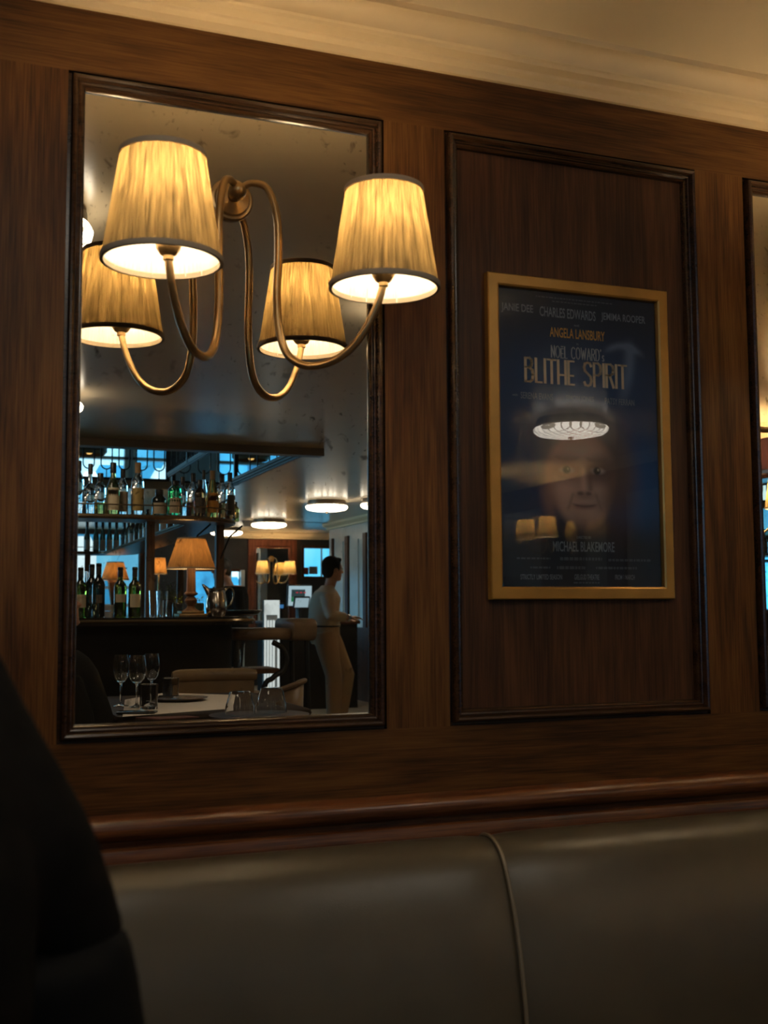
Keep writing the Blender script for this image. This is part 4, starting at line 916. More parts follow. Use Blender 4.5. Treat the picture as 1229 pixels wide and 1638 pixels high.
# herbs in a steel pail, tall glasses, trays
p = at(271, 987, 7.02)
h = thing('herb_pail', 'steel pail of leafy herbs on the bar counter', 'plant', (p.x, p.y, ZB))
MB().lathe([(0.0001, 0), (.030, 0), (.040, .105), (.042, .107), (.038, .105), (.029, .006), (.0001, .006)], segs=24).build('pail', STEEL, h)
rnd = random.Random(3); mb = MB(); ms = MB()
for k in range(46):
    a = rnd.uniform(0, 2 * PI); r1 = rnd.uniform(0.01, 0.075); zt = rnd.uniform(0.12, 0.215); b_ = Vector((math.cos(a) * r1, math.sin(a) * r1, zt)); ms.tube([(b_.x * .2, b_.y * .2, .08), (b_.x * .6, b_.y * .6, .12), b_], .0012, 5)
    for q in range(5):
        c = b_ * (0.72 + 0.08 * q) + Vector((rnd.uniform(-.01, .01), rnd.uniform(-.01, .01), 0)); d = Vector((rnd.uniform(-1, 1), rnd.uniform(-1, 1), rnd.uniform(-.2, .9))).normalized(); s1, s2 = frame_from(d); L_ = rnd.uniform(.010, .018)
        mb.add([c, c + d * L_ * .5 + s1 * L_ * .28, c + d * L_, c + d * L_ * .5 - s1 * L_ * .28], [(0, 1, 2, 3)])
ms.build('stems', LEAF, h); mb.build('foliage', LEAF, h, smooth=False)
def tumbler(name, label, cat, group, loc, r0, r1, hh, mat=None, thick=0.0025):
    o = MB().lathe([(0.0001, 0), (r0, 0), (r0 * 1.02, 0.004), (r1, hh), (r1 - thick * .5, hh + .0012), (r1 - thick, hh), (r0 - thick, 0.012), (0.0001, 0.010)], segs=28).build(name, mat or GLASS_C, angle=40)
    o.location = loc; return tag(o, label, cat, group)
for px, T, hh, lab_ in ((247, 6.70, .155, 'tall water glass beside the timber post'), (259, 6.62, .150, 'tall water glass in front of the herb pail')):
    p = at(px, 987, T); tumbler('highball_glass', lab_, 'glass', 'tall glasses on the bar', (p.x, p.y, ZB), .028, .034, hh)
for px, T, lab_ in ((284, 6.86, 'dark candle jar with green sprig, left of the lamp base'), (318, 6.88, 'dark candle jar with green sprig behind the jug spout')):
    p = at(px, 987, T); t = thing('herb_jar', lab_, 'jar', (p.x, p.y, ZB), group='dark jars of green sprigs')
    MB().lathe([(0.0001, 0), (.030, 0), (.032, .01), (.032, .075), (.028, .082), (.0001, .082)], segs=20).build('jar', GLASS_K, t); mb = MB(); rnd = random.Random(px)
    for k in range(26):
        c = Vector((rnd.uniform(-.022, .022), rnd.uniform(-.022, .022), rnd.uniform(.075, .115))); d = Vector((rnd.uniform(-1, 1), rnd.uniform(-1, 1), rnd.uniform(-.3, 1))).normalized(); s1, s2 = frame_from(d)
        mb.add([c, c + d * .008 + s1 * .004, c + d * .016, c + d * .008 - s1 * .004], [(0, 1, 2, 3)])
    mb.build('sprig', LEAF_Y, t, smooth=False)
for k in range(4):
    p = at(394, 987, 6.78); mb = MB().lathe([(0.0001, 0), (.11, 0), (.155, .010), (.16, .012), (.155, .013), (.10, .004), (.0001, .004)], segs=40)
    o = mb.build('serving_tray', SILVER if k % 2 else BRONZE); o.location = (p.x - 0.02 + .006 * k, p.y - 0.22, ZB + .001 + k * .0075)
    tag(o, ('lowest', 'second', 'third', 'topmost')[k] + ' of the round metal trays stacked beside the jug', 'tray', 'stacked trays on the bar')
for k in range(2):
    p = at(174, 987, 6.9); o = MB().lathe([(0.0001, 0), (.028, 0), (.034, .035), (.031, .035), (.026, .006), (.0001, .006)], segs=24).build('ramekin', CERAMIC); o.location = (p.x, p.y, ZB + k * .037)
    tag(o, ('lower', 'upper')[k] + ' white china ramekin between the dark bottles', 'dish', 'ramekins on the bar')
def stem_glass(label, cat, group, loc, bowl, stem_h, r, foot=.034, segs=28, mat=None):
    t = thing('wine_glass', label, cat, loc, group=group); mat = mat or GLASS_C
    pr = [(r * a, stem_h + b * bowl) for a, b in ((.05, 0), (.45, .06), (.80, .20), (.98, .42), (1.0, .55), (.92, .80), (.80, 1.0))]
    MB().lathe(pr + [(q - .0012, z) for q, z in reversed(pr[1:])] + [(.0001, stem_h + .012)], segs=segs).build('bowl', mat, t, angle=60)
    MB().lathe([(.0001, .0), (foot, 0), (foot, .0015), (foot * .4, .006), (.005, .014), (.0035, stem_h * .5), (.0045, stem_h * .95), (.008, stem_h + .004), (.0001, stem_h + .004)], segs=20).build('stem', mat, t, angle=50)
    return t
for px, T, lab_ in ((134.5, 6.85, 'champagne flute behind the tan labelled bottle'), (141, 6.95, 'champagne flute with gold bubbly wine behind the black bottles')):
    p = at(px, 987, T); stem_glass(lab_, 'glass', 'flutes behind the wine bottles', (p.x, p.y, ZB), .15, .12, .026)

# ------------------------------------------------------------------ glowing pillar, till, counters
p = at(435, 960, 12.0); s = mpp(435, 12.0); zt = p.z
pil = thing('fluted_pillar', 'white fluted pillar with glowing face standing past the bar end', 'light', (p.x, p.y, 0))
GLOW = emitter('white pillar glow', (0.80, 0.93, 1.0), 0.85)  # emission put into the pillar's head and strips to make them bright
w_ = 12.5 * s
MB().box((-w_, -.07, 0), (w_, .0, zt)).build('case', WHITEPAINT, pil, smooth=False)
MB().box((-w_, .0, zt - .16), (w_, .008, zt)).build('glow_head', GLOW, pil, smooth=False)
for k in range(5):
    xx = -w_ + 2 * w_ * (0.06 + k * 0.19 + (0.12 if k == 4 else 0)); MB().box((xx - .010, 0, .05), (xx + .010, .010, zt - (.16 if k in (0, 4) else .22))).build('glow_strip', GLOW, pil, smooth=False)
ct = thing('service_counter', 'dark service counter carrying the till', 'counter', (px_x(478, 13.2), ry(13.2), 0))
MB().box((-.42, -.35, 0), (.55, .58, .98)).build('cabinet', BLACKWOOD, ct); MB().rbox((-.45, -.38, .98), (.58, .62, 1.02), .02).build('counter_top', WOOD_D, ct)
def screen(label, px, py, T, w, h, tilt, turn, strength, extra=True, emit=(0.55, 0.80, 1.0)):
    p = at(px, py, T); t = thing('till_screen', label, 'screen', (p.x, p.y, 1.02), rz=turn, group='screens on the service counter')
    zc = p.z - 1.02; cb_, sb_ = math.cos(tilt), math.sin(tilt)
    def q(x, z, d): return (x, d * cb_ - z * sb_, zc + z * cb_ + d * sb_)
    def slab(w0, w1, z0, z1, d0, d1): mb = MB(); return mb.rings([[q(w0, z0, d), q(w1, z0, d), q(w1, z1, d), q(w0, z1, d)] for d in (d0, d1)])
    slab(-w / 2 - .012, w / 2 + .012, -h / 2 - .012, h / 2 + .012, -.03, 0).build('bezel', BLACK, t, smooth=False)
    sc = slab(-w / 2, w / 2, -h / 2, h / 2, .0, .002).build('display', emitter('lit display', emit, strength), t, smooth=False)
    if extra:
        slab(-w * .38, w * .22, -h * .30, h * .32, .002, .003).build('order_window', emitter('dark order window', (0.03, 0.06, 0.07), 1.0), sc, smooth=False)
        for k in range(3): slab(-w * .18 + k * .05, -w * .18 + k * .05 + .03, h * .14, h * .19, .003, .004).build('red_text', emitter('red text', (0.5, 0.03, 0.06), 1.0), sc, smooth=False)
        slab(-w * .38, -w * .28, -h * .30, -h * .05, .003, .004).build('green_tab', emitter('green tab', (0.02, 0.18, 0.08), 1.0), sc, smooth=False)
    MB().tube([(0, -.05, zc), (0, -.09, zc * .5), (0, -.08, .01)], .02, 10).build('stand', BLACK, t); MB().rbox((-.11, -.16, 0), (.11, .03, .015), .02).build('foot', BLACK, t)
    return t
screen('larger till screen with order window behind the waiter', 480, 953, 13.2, .30, .24, -.10, -.10, 0.75)
screen('smaller pale tablet screen in front of the till', 483, 964, 12.70, .17, .115, -.35, -.10, 0.62, extra=False)
screen('small blue lit card reader left of the till', 449, 970, 12.9, .07, .05, -.6, .1, 0.5, extra=False, emit=(0.1, 0.4, 1.0))
# grey door jamb strip and dark cupboard by the far window
pj = px_x(389, T_FAR - .1); MB().box((pj - .03, Y_FAR, 0), (pj + .03, Y_FAR + .08, 1.75)).build('trim_9', GREYPAINT, kind='structure')
# cyan arrow glow added on the side wall in place of a window reflection
sg = thing('arrow_glow', 'small cyan arrow glow on the side wall, standing in for a window reflection', 'glow', (X_R - .036, ry(9.6), 1.36), rz=PI / 2 * 3)
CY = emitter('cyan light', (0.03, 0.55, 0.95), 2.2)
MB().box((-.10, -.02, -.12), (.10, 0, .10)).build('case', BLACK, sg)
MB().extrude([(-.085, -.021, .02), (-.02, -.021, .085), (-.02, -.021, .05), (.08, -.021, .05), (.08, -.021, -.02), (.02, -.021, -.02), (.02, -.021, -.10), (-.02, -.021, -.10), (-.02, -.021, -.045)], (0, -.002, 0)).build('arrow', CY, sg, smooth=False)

# ------------------------------------------------------------------ bar seat, side table, chairs
def px_at_z(px, py, z):        # depth at which a height z shows at this pixel
    a, b = slope(px, py); T = (z - EYE) / b; return Vector((a * T, ry(T), z)), T
T0 = 6.95
st = thing('bar_chair', 'tall leather bar chair with bent black frame at the bar end', 'chair', at(420, 1010, T0) * Vector((1, 1, 0)) if False else (at(420, 1010, T0).x, ry(T0), 0))
def L0(px, py, T=T0): q = at(px, py, T); return Vector((q.x - st.location.x, q.y - st.location.y, q.z))
a0, a1 = L0(361, 1005), L0(456, 1022)
MB().rbox((a0.x, -.20, a1.z), (a1.x, .20, a0.z), .05).build('seat', LEATHER_B, st, angle=60)
c0, c1 = L0(455, 1024), L0(490, 989)
mb = MB(); rg = []
for k in range(9):
    zz = c0.z + (c1.z - c0.z) * k / 8; e = (1 - abs(k / 4 - 1) ** 4) * .03
    rg.append([(c0.x + .012 - e * .4, -.20 - e, zz), (c1.x - .012 + e * .4, -.20 - e, zz), (c1.x + e * .4, 0, zz), (c1.x - .012 + e * .4, .20 + e, zz), (c0.x + .012 - e * .4, .20 + e, zz), (c0.x - e * .4, 0, zz)])
mb.rings(rg).build('backrest', LEATHER_B, st, angle=70)
for sy in (.17,):
    MB().tube(catmull([L0(425, 1026) + Vector((0, sy, 0)), L0(438, 1034) + Vector((0, sy, 0)), L0(446, 1050) + Vector((0, sy, 0)), L0(441, 1070) + Vector((0, sy, 0)), L0(425, 1082) + Vector((0, sy, 0)), L0(410, 1110) + Vector((0, sy, 0)), Vector((-.05, sy, 0))], 6), .017, 8).build('bent_frame', IRON, st)
for sy in (.17, -.17):
    MB().tube([Vector((a0.x + .03, sy, a1.z)), Vector((a0.x + .01, sy, 0))], .015, 8).build('leg', IRON, st)
    MB().tube([Vector((c1.x - .05, sy, a1.z)), Vector((c1.x - .02, sy, 0))], .015, 8).build('leg', IRON, st)
TT = 7.62; tb = at(400, 1068, TT); ZQ = tb.z
tt = thing('side_table', 'small timber topped table below the bar chair', 'table', (tb.x, tb.y, 0))
MB().rbox((-.17, -.16, ZQ - .035), (.17, .16, ZQ), .015).build('table_top', WOOD_C, tt, angle=30); MB().tube([(0, 0, .03), (0, 0, ZQ - .035)], .03, 12).build('pedestal', IRON, tt); MB().lathe([(.0001, 0), (.2, 0), (.2, .02), (.03, .03), (.0001, .03)], segs=28).build('foot', IRON, tt)
q = at(379, 1062, TT); o = MB().lathe([(.0001, 0), (.016, 0), (.016, .105), (.010, .118), (.010, .128), (.0001, .128)], segs=24).build('steel_flask', STEEL); o.location = (q.x, tb.y + .05, ZQ); tag(o, 'slim steel flask catching a bright streak on the side table', 'flask')
# dining table with linen runner
ZT = .775
tc_, T1 = px_at_z(285, 1128, ZT)
tab = thing('dining_table', 'dark dining table laid with a pale paper runner', 'table', (tc_.x + .05, tc_.y, 0))
MB().rbox((px_x(193, 4.3) - tc_.x - .05, -.62, ZT - .035), (px_x(492, 4.45) - tc_.x - .05, .40, ZT), .05).build('table_top', simple('matt dark table', (0.030, 0.018, 0.012), 0.65, spec=.2, vary=.3, vscale=20), tab, angle=30)
MB().tube([(0.05, 0, .03), (0.05, 0, ZT - .035)], .045, 14).build('pedestal', IRON, tab); MB().lathe([(.0001, 0), (.28, 0), (.28, .02), (.06, .045), (.0001, .045)], (0.05, 0, 0), 32).build('foot', IRON, tab)
f1, f2, f3, f4 = [px_at_z(*q)[0] for q in ((196, 1147, ZT), (372, 1134, ZT), (368, 1112, ZT), (262, 1109, ZT))]
f0, _t = px_at_z(200, 1120, ZT)
rn = MB().extrude([f1 + Vector((0, 0, .0006)), f2 + Vector((0, 0, .0006)), f3 + Vector((0, 0, .0006)), f4 + Vector((0, 0, .0006)), f0 + Vector((0, 0, .0006))], (0, 0, .0015)).build('paper_runner', LINEN, smooth=False); tag(rn, 'pale paper place cover spread on the dining table', 'table cover')
for n, (px, base, top, wpx, lab_) in enumerate(((193, 1130, 1049, 13, 'wine glass half hidden by the black sleeve'), (218.5, 1132, 1050, 15, 'middle wine glass, tallest stem in view'), (242, 1125, 1047, 13, 'wine glass farthest from the black sleeve'))):
    q, T = px_at_z(px, base, ZT); s = mpp(px, T); hh = (base - top) * s
    stem_glass(lab_, 'wine glass', 'wine glasses on the dining table', (q.x, q.y, ZT + .002), hh * .56, hh * .44, wpx * s, segs=32)
for px, base, top, wpx, lab_ in ((238, 1135, 1096, 14.5, 'short water tumbler in front of the wine glasses'), (273, 1121, 1086, 13, 'short water tumbler by the plate')):
    q, T = px_at_z(px, base, ZT); s = mpp(px, T); tumbler('water_tumbler', lab_, 'glass', 'water tumblers on the dining table', (q.x, q.y, ZT + .002), wpx * s * .95, wpx * s, (base - top) * s)
for px, base, top, w0, w1, lab_ in ((384, 1146, 1110, 24, 17, 'upturned stemless glass nearer the middle of the mirror'), (434, 1143, 1104, 25, 18, 'upturned stemless glass next to the tub chair')):
    q, T = px_at_z(px, base, ZT); s = mpp(px, T); hh = (base - top) * s
    o = MB().lathe([(w0 * s, 0), (w0 * s * .96, hh * .35), (w1 * s, hh * .96), (w1 * s * .9, hh), (.0001, hh), (.0001, hh - .004), (w1 * s * .9 - .002, hh - .004), (w0 * s * .96 - .002, hh * .35), (w0 * s - .0018, 0)], segs=32).build('stemless_glass', GLASS_C, angle=45); o.location = (q.x, q.y, ZT + .008)
    tag(o, lab_, 'glass', 'upturned glasses on the dish')
q, T = px_at_z(415, 1146, ZT); o = MB().lathe([(.0001, 0), (.12, 0), (.185, .006), (.187, .008), (.12, .004), (.0001, .004)], segs=48).build('serving_dish', simple('brown dish', (0.035, 0.02, 0.014), 0.5, spec=.3)); o.location = (q.x, q.y, ZT); tag(o, 'dark brown dish under the upturned glasses', 'dish')
q, T = px_at_z(287, 1122, ZT); o = MB().lathe([(.0001, 0), (.08, 0), (.125, .012), (.127, .014), (.08, .005), (.0001, .005)], segs=48).build('dinner_plate', simple('brown stoneware', (0.10, 0.07, 0.05), 0.3)); o.location = (q.x, q.y - .02, ZT + .003); tag(o, 'shallow brown plate with cutlery laid across', 'plate')
ck = thing('knife', 'table knife across the plate catching blue light', 'cutlery', (q.x, q.y - .02, ZT + .019), rz=.5, group='cutlery by the plate')
MB().rbox((.0, -.008, 0), (.115, .008, .0022), .006).build('blade', STEEL, ck); MB().rbox((-.09, -.006, -.001), (.0, .006, .006), .005).build('handle', BLACK, ck)
fk = thing('fork', 'table fork resting on the plate beside the tumbler', 'cutlery', (q.x - .06, q.y + .0, ZT + .019), rz=.2, group='cutlery by the plate')
MB().tube([(-.09, 0, .002), (.03, 0, .002)], .0028, 6, flat=.6).build('handle', STEEL, fk); mb = MB().rbox((.03, -.011, .001), (.055, .011, .003), .004)
for k in range(4): mb.tube([(.055, -.009 + k * .006, .002), (.09, -.009 + k * .006, .004)], .0012, 5)
mb.build('tines', STEEL, fk)
q, T = px_at_z(219, 1142, ZT); ph = thing('phone', 'black phone lying on the pale paper by the wine glasses', 'phone', (q.x, q.y, ZT + .003), rz=.35)
MB().rbox((-.075, -.036, 0), (.075, .036, .008), .010).build('body', BLACK, ph, angle=30); MB().rbox((-.071, -.032, .008), (.071, .032, .0084), .008).build('display', simple('dark phone glass', (0.004, 0.004, 0.005), 0.05), ph)
q, T = px_at_z(232, 1150, ZT); o = MB().extrude([(-.09, -.05, 0), (.10, -.03, 0), (.13, .03, 0), (-.02, .06, 0)], (0, 0, .004)).build('napkin', simple('red brown napkin', (0.13, 0.045, 0.035), 0.9), smooth=False); o.location = (q.x + .06, q.y + .02, ZT + .001); tag(o, 'folded red brown napkin at the front edge of the table', 'napkin')
# pale dining chair with rolled top
TCH = 5.75
xc0, xc1 = px_x(277, TCH), px_x(410, TCH); zc1, zc0 = at(340, 1070, TCH).z, at(340, 1092, TCH).z
ch = thing('dining_chair', 'tan leather dining chair with rolled top rail behind the laid table', 'chair', ((xc0 + xc1) / 2, ry(TCH), 0))
hw = (xc1 - xc0) / 2
rg = []
for k in range(21):
    x = -hw + 2 * hw * k / 20; e = min(k, 20 - k); rr = (zc1 - zc0) / 2 * (1 if e > 1 else (.72, .93)[e]); cv = -.05 * (1 - (x / hw) ** 2)
    rg.append([(x, cv + rr * 1.05 * math.cos(2 * PI * j / 14), (zc1 + zc0) / 2 + rr * math.sin(2 * PI * j / 14)) for j in range(14)])
MB().rings(rg).build('top_roll', LEATHER_T, ch, angle=70)
rg = [[(x * (1 - .10 * zf_), -.05 * (1 - (x / hw) ** 2) + d, .48 + (zc0 - .47) * (1 - zf_)) for zf_ in (0, .3, .7, 1) for d in ()] for x in ()]
mb = MB(); rg = []
for k in range(13):
    x = -hw * .94 + 2 * hw * .94 * k / 12; cv = -.05 * (1 - (x / hw) ** 2)
    rg.append([(x * .90, cv + .022, .50), (x * .97, cv + .030, .65), (x, cv + .022, zc0 + .006), (x, cv - .022, zc0 + .006), (x * .97, cv - .030, .65), (x * .90, cv - .022, .50)])
mb.rings(rg).build('backrest', LEATHER_T, ch, angle=70)
MB().rbox((-hw * .95, -.06, .42), (hw * .95, .42, .50), .06).build('seat', LEATHER_T, ch, angle=60)
for x, y in ((-hw * .85, -.03), (hw * .85, -.03), (-hw * .85, .38), (hw * .85, .38)): MB().tube([(x, y, .43), (x * 1.04, y * 1.03, 0)], [.02, .013], 8).build('leg', WOOD_D, ch)
# tub chair
TTU = 6.15
xa, xb = px_x(396, TTU), px_x(484, TTU); zt = at(450, 1092, TTU).z
tu = thing('tub_chair', 'dark tub armchair with curved polished arm rail', 'chair', ((xa + xb) / 2, ry(TTU), 0))
R1 = (xb - xa) / 2
arc = [(R1 * math.cos(a) * 1.0, R1 * 1.1 * math.sin(a), zt - .045 + .055 * max(0, math.cos(a - .45))) for a in [PI * 1.02 - PI * 1.15 * k / 22 for k in range(23)]]
MB().tube(arc, [.014] + [.021] * 21 + [.016], 10, flat=.7).build('arm_rail', LEATHER_B, tu)
lo = [(x * .93, y * .93 - .01, .30) for x, y, z in arc]; mb = MB()
mb.rings([[(x, y, z - .01) for x, y, z in arc], [(x * .96, y * .96, .5) for x, y, z in arc], lo], cap=False, closed=False); so = mb.build('back_shell', LEATHER_B, tu); sd = so.modifiers.new('thick', 'SOLIDIFY'); sd.thickness = .03
MB().lathe([(.0001, 0), (R1 * .88, 0), (R1 * .92, .03), (R1 * .90, .13), (R1 * .8, .16), (.0001, .165)], (0, 0, .30), 32).build('seat', LEATHER_B, tu)
for a in (.8, 2.35, 3.93, 5.5): MB().tube([(R1 * .75 * math.cos(a), R1 * .75 * math.sin(a), .31), (R1 * .85 * math.cos(a), R1 * .85 * math.sin(a), 0)], [.02, .012], 8).build('leg', WOOD_D, tu)

# ================================================================== PEOPLE
def finger_hand(mb, wrist, direc, palm_n, scale=1.0, curl=.5, thumb_side=1, grip=False):
    """Palm and five separate bent fingers; direc points from wrist to fingertips, palm_n out of the palm."""
    d = Vector(direc).normalized(); n = Vector(palm_n); n = (n - d * n.dot(d)).normalized(); s = d.cross(n) * thumb_side; w = Vector(wrist); k = scale
    mb.tube([w, w + d * .03 * k, w + d * .085 * k], [.026 * k, .036 * k, .038 * k], 12, flat=.45) if abs(s.z) < .5 else mb.ball(w + d * .045 * k, (.05 * k, .02 * k, .042 * k), 14, rot=Matrix((d, n, s)).transposed())
    for i, (off, ln, r) in enumerate(((.030, .072, .0088), (.010, .080, .0092), (-.011, .074, .0088), (-.030, .058, .0078))):
        b = w + d * .085 * k + s * off * k; p1 = b + (d * math.cos(curl * .4) + n * math.sin(curl * .4)) * ln * .45 * k; p2 = p1 + (d * math.cos(curl * 1.1) + n * math.sin(curl * 1.1)) * ln * .32 * k; p3 = p2 + (d * math.cos(curl * 1.8) + n * math.sin(curl * 1.8)) * ln * .26 * k
        mb.tube([b - d * .02 * k, b, p1, p2, p3], [r * k, r * k, r * .95 * k, r * .85 * k, r * .6 * k], 8)
    b = w + d * .028 * k + s * .032 * k; p1 = b + (d * .6 + s * .75 + n * .25).normalized() * .038 * k; p2 = p1 + (d * .9 + s * .3 + n * .4).normalized() * .028 * k
    mb.tube([w + d * .012 * k + s * .015 * k, b, p1, p2], [.013 * k, .013 * k, .0105 * k, .007 * k], 8)
def head(mb, c, face, size=.235):
    """Skull, jaw, brow, nose, lips, chin and ears facing along the unit vector face (level)."""
    f = Vector(face).normalized(); u = Vector((0, 0, 1)); s = f.cross(u); R = Matrix((f, s, u)).transposed(); k = size / .235; c = Vector(c)
    P = lambda a, b, d: c + (f * a + s * b + u * d) * k
    mb.ball(P(-.012, 0, .030), (.097 * k, .076 * k, .088 * k), 24, rot=R); mb.ball(P(.022, 0, -.045), (.066 * k, .058 * k, .070 * k), 20, rot=R)
    mb.ball(P(.060, 0, -.090), (.026 * k, .030 * k, .022 * k), 14, rot=R); mb.ball(P(.062, 0, .026), (.026 * k, .052 * k, .014 * k), 14, rot=R)
    mb.tube([P(.070, 0, .022), P(.092, 0, -.008), P(.110, 0, -.026), P(.088, 0, -.036)], [.009 * k, .011 * k, .014 * k, .008 * k], 10)
    mb.ball(P(.082, 0, -.054), (.014 * k, .026 * k, .006 * k), 12, rot=R); mb.ball(P(.080, 0, -.066), (.013 * k, .023 * k, .007 * k), 12, rot=R)
    for q in (-1, 1):
        mb.ball(P(-.005, .077 * q, -.008), (.020 * k, .008 * k, .032 * k), 12, rot=R); mb.ball(P(.050, .036 * q, -.030), (.022 * k, .020 * k, .018 * k), 12, rot=R)
def eyes(parent, c, face, size=.235):
    f = Vector(face).normalized(); u = Vector((0, 0, 1)); s = f.cross(u); k = size / .235
    for q in (-1, 1):
        e = MB().ball(Vector(c) + (f * .076 + s * .033 * q + u * .006) * k, .0125 * k, 12).build('eye', simple('eye white', (0.5, 0.48, 0.45), 0.2), parent)
        MB().ball(Vector(c) + (f * .0855 + s * .033 * q + u * .006) * k, .0058 * k, 10).build('iris', BLACK, e)
def hair_cap(c, face, size=.235, back=1.0, top=.012):
    f = Vector(face).normalized(); u = Vector((0, 0, 1)); s = f.cross(u); R = Matrix((f, s, u)).transposed(); k = size / .235; c = Vector(c); mb = MB()
    P = lambda a, b, d: c + (f * a + s * b + u * d) * k
    mb.ball(P(-.022, 0, .045), (.098 * k, .083 * k, .088 * k), 22, rot=R); mb.ball(P(-.060, 0, -.012), (.052 * k, .074 * k, .075 * k), 18, rot=R)
    for q in (-1, 1): mb.ball(P(.004, .070 * q, .022), (.030 * k, .016 * k, .050 * k), 12, rot=R)
    mb.ball(P(.050, 0, .092), (.036 * k, .055 * k, .026 * k), 14, rot=R)
    return mb

# --- the waiter walking past
TWA = 10.6
org = Vector((px_x(522, TWA), ry(TWA), 0))
wt = thing('person', 'waiter in pale shirt and khaki trousers striding past the mirrored side wall', 'person', org)
def Wp(px, py, dy=0.0): q = at(px, py, TWA); return Vector((q.x - org.x, dy, q.z))
FACE = (0.97, -0.24, 0)
FACE = tuple(Vector(FACE).normalized())
hc = Wp(533, 911)
body = MB(); head(body, hc, FACE, .245)
body.tube([Wp(524, 952), Wp(527, 940), Wp(531, 925)], [.062, .054, .056], 16)
body.loft([(Wp(520, 1004), .125, .17, .2), (Wp(518, 990), .120, .155, .2), (Wp(519, 972), .130, .165, .2), (Wp(521, 956), .135, .185, .2), (Wp(522, 946), .10, .16, .2), (Wp(524, 941), .06, .08, .2)], 24)
shN, shF = Wp(514, 952, .19), Wp(532, 952, -.17)
elN, wrN = Wp(518, 984, .235), Wp(547, 988, .20)
elF, wrF = Wp(538, 980, -.22), Wp(556, 992, -.14)
for S_, E_, W_ in ((shN, elN, wrN), (shF, elF, wrF)):
    body.tube([S_, S_.lerp(E_, .5), E_, E_.lerp(W_, .35), W_], [.052, .048, .040, .040, .028], 14)
finger_hand(body, wrN, (1, -.15, .05), (0, -.2, -1), 1.0, .45, 1); finger_hand(body, wrF, (1, .2, -.1), (0, .3, 1), 1.0, .55, -1)
hipN, knN, anN = Wp(514, 1010, .09), Wp(529, 1080, .10), Wp(529, 1158, .10)
hipF, knF, anF = Wp(526, 1010, -.09), Wp(559, 1080, -.09), Wp(549, 1152, -.10)
anN.z = max(anN.z, .09)
for a_, b_, c_ in ((hipN, knN, anN), (hipF, knF, anF)):
    body.tube([a_, a_.lerp(b_, .4), b_, b_.lerp(c_, .35), c_], [.095, .085, .058, .058, .038], 16)
    body.tube([c_ + Vector((-.05, 0, -.02)), c_ + Vector((.06, 0, -.045)), c_ + Vector((.17, 0, -.06))], [.036, .036, .022], 10)
organic(body.build('body', SKIN, wt), .0075, 5)
eyes(wt, hc, FACE, .245)
organic(hair_cap(hc, FACE, .245).build('hair', HAIR, wt), .009, 4)
sh = MB().loft([(Wp(521, 1001), .150, .185, .2), (Wp(518, 992), .155, .185, .2), (Wp(518, 984), .150, .185, .2), (Wp(519, 970), .152, .195, .2), (Wp(521, 957), .150, .205, .2), (Wp(521.5, 947), .115, .185, .2), (Wp(523, 941), .075, .10, .2), (Wp(524.5, 936.5), .064, .066, .2)], 28)
for S_, E_, W_ in ((shN, elN, wrN), (shF, elF, wrF)):
    fo = E_.lerp(W_, .80); sh.tube([S_ + Vector((.0, 0, .006)), S_.lerp(E_, .5), E_, E_.lerp(W_, .4), fo], [.074, .066, .058, .054, .046], 16)
organic(sh.build('shirt', SHIRT, wt), .010, 5)
wa = MB(); wdir = (wrN - elN).normalized(); wa.tube([wrN - wdir * .012, wrN + wdir * .012], .034, 20); wa.build('watch', STEEL, wt)
bl = MB().loft([(Wp(520.5, 1003), .148, .178, .2), (Wp(520, 996), .150, .182, .2)], 32); bl.build('belt', BLACK, wt, angle=60)
tr = MB().loft([(Wp(520, 1030), .13, .185, .1), (Wp(519, 1017), .152, .190, .1), (Wp(520, 1006), .146, .178, .2), (Wp(520.5, 999), .140, .172, .2)], 28)
for a_, b_, c_, i in ((hipN, knN, anN, 0), (hipF, knF, anF, 1)):
    tr.tube([a_, a_.lerp(b_, .35), a_.lerp(b_, .75), b_, b_.lerp(c_, .3), b_.lerp(c_, .65), c_ + Vector((0, 0, .015))], [.118, .112, .092, .083, .080, .075, .072], 18)
organic(tr.build('trousers', TROUSER, wt), .010, 4)
for c_ in (anN, anF):
    mb = MB().ball(c_ + Vector((.06, 0, -.055)), (.145, .052, .040), 18); mb.ball(c_ + Vector((-.02, 0, -.02)), (.062, .050, .055), 14); organic(mb.build('shoe', BLACK, wt), .008, 4)

# --- the figure in black beyond the bar, head bowed
TBM = 12.0
org2 = Vector((px_x(368, TBM), ry(TBM), 0))
bm_ = thing('person', 'person in black with bowed head standing beyond the bar', 'person', org2)
def Bp(px, py, dy=0.0): q = at(px, py, TBM); return Vector((q.x - org2.x, dy, q.z))
hc = Bp(354, 912); FC = (-0.95, 0.25, 0)
b2 = MB(); head(b2, hc, FC, .235); b2.tube([Bp(366, 940), Bp(362, 930), Bp(358, 922)], [.065, .055, .056], 14)
b2.loft([(Vector((.03, 0, .95)), .14, .18, 0), (Vector((.02, 0, 1.12)), .15, .18, 0), (Vector((.0, 0, 1.30)), .17, .20, 0), (Vector((-.01, 0, 1.42)), .15, .19, 0), (Bp(366, 938), .08, .10, 0)], 24)
for q_ in (-1, 1):
    S_ = Vector((0.02, .20 * q_, 1.36)); E_ = Vector((.05, .25 * q_, 1.10)); W_ = Vector((-.16, .17 * q_, 1.04)); b2.tube([S_, S_.lerp(E_, .5), E_, E_.lerp(W_, .4), W_], [.055, .050, .042, .040, .028], 12); finger_hand(b2, W_, (-1, -.2 * q_, -.1), (0, 0, -1), 1, .5, q_)
    b2.tube([(.03, .09 * q_, .95), (.03, .10 * q_, .50), (.05, .10 * q_, .08)], [.095, .06, .042], 14); b2.tube([(.06, .10 * q_, .05), (-.04, .10 * q_, .035), (-.14, .10 * q_, .03)], [.036, .036, .024], 10)
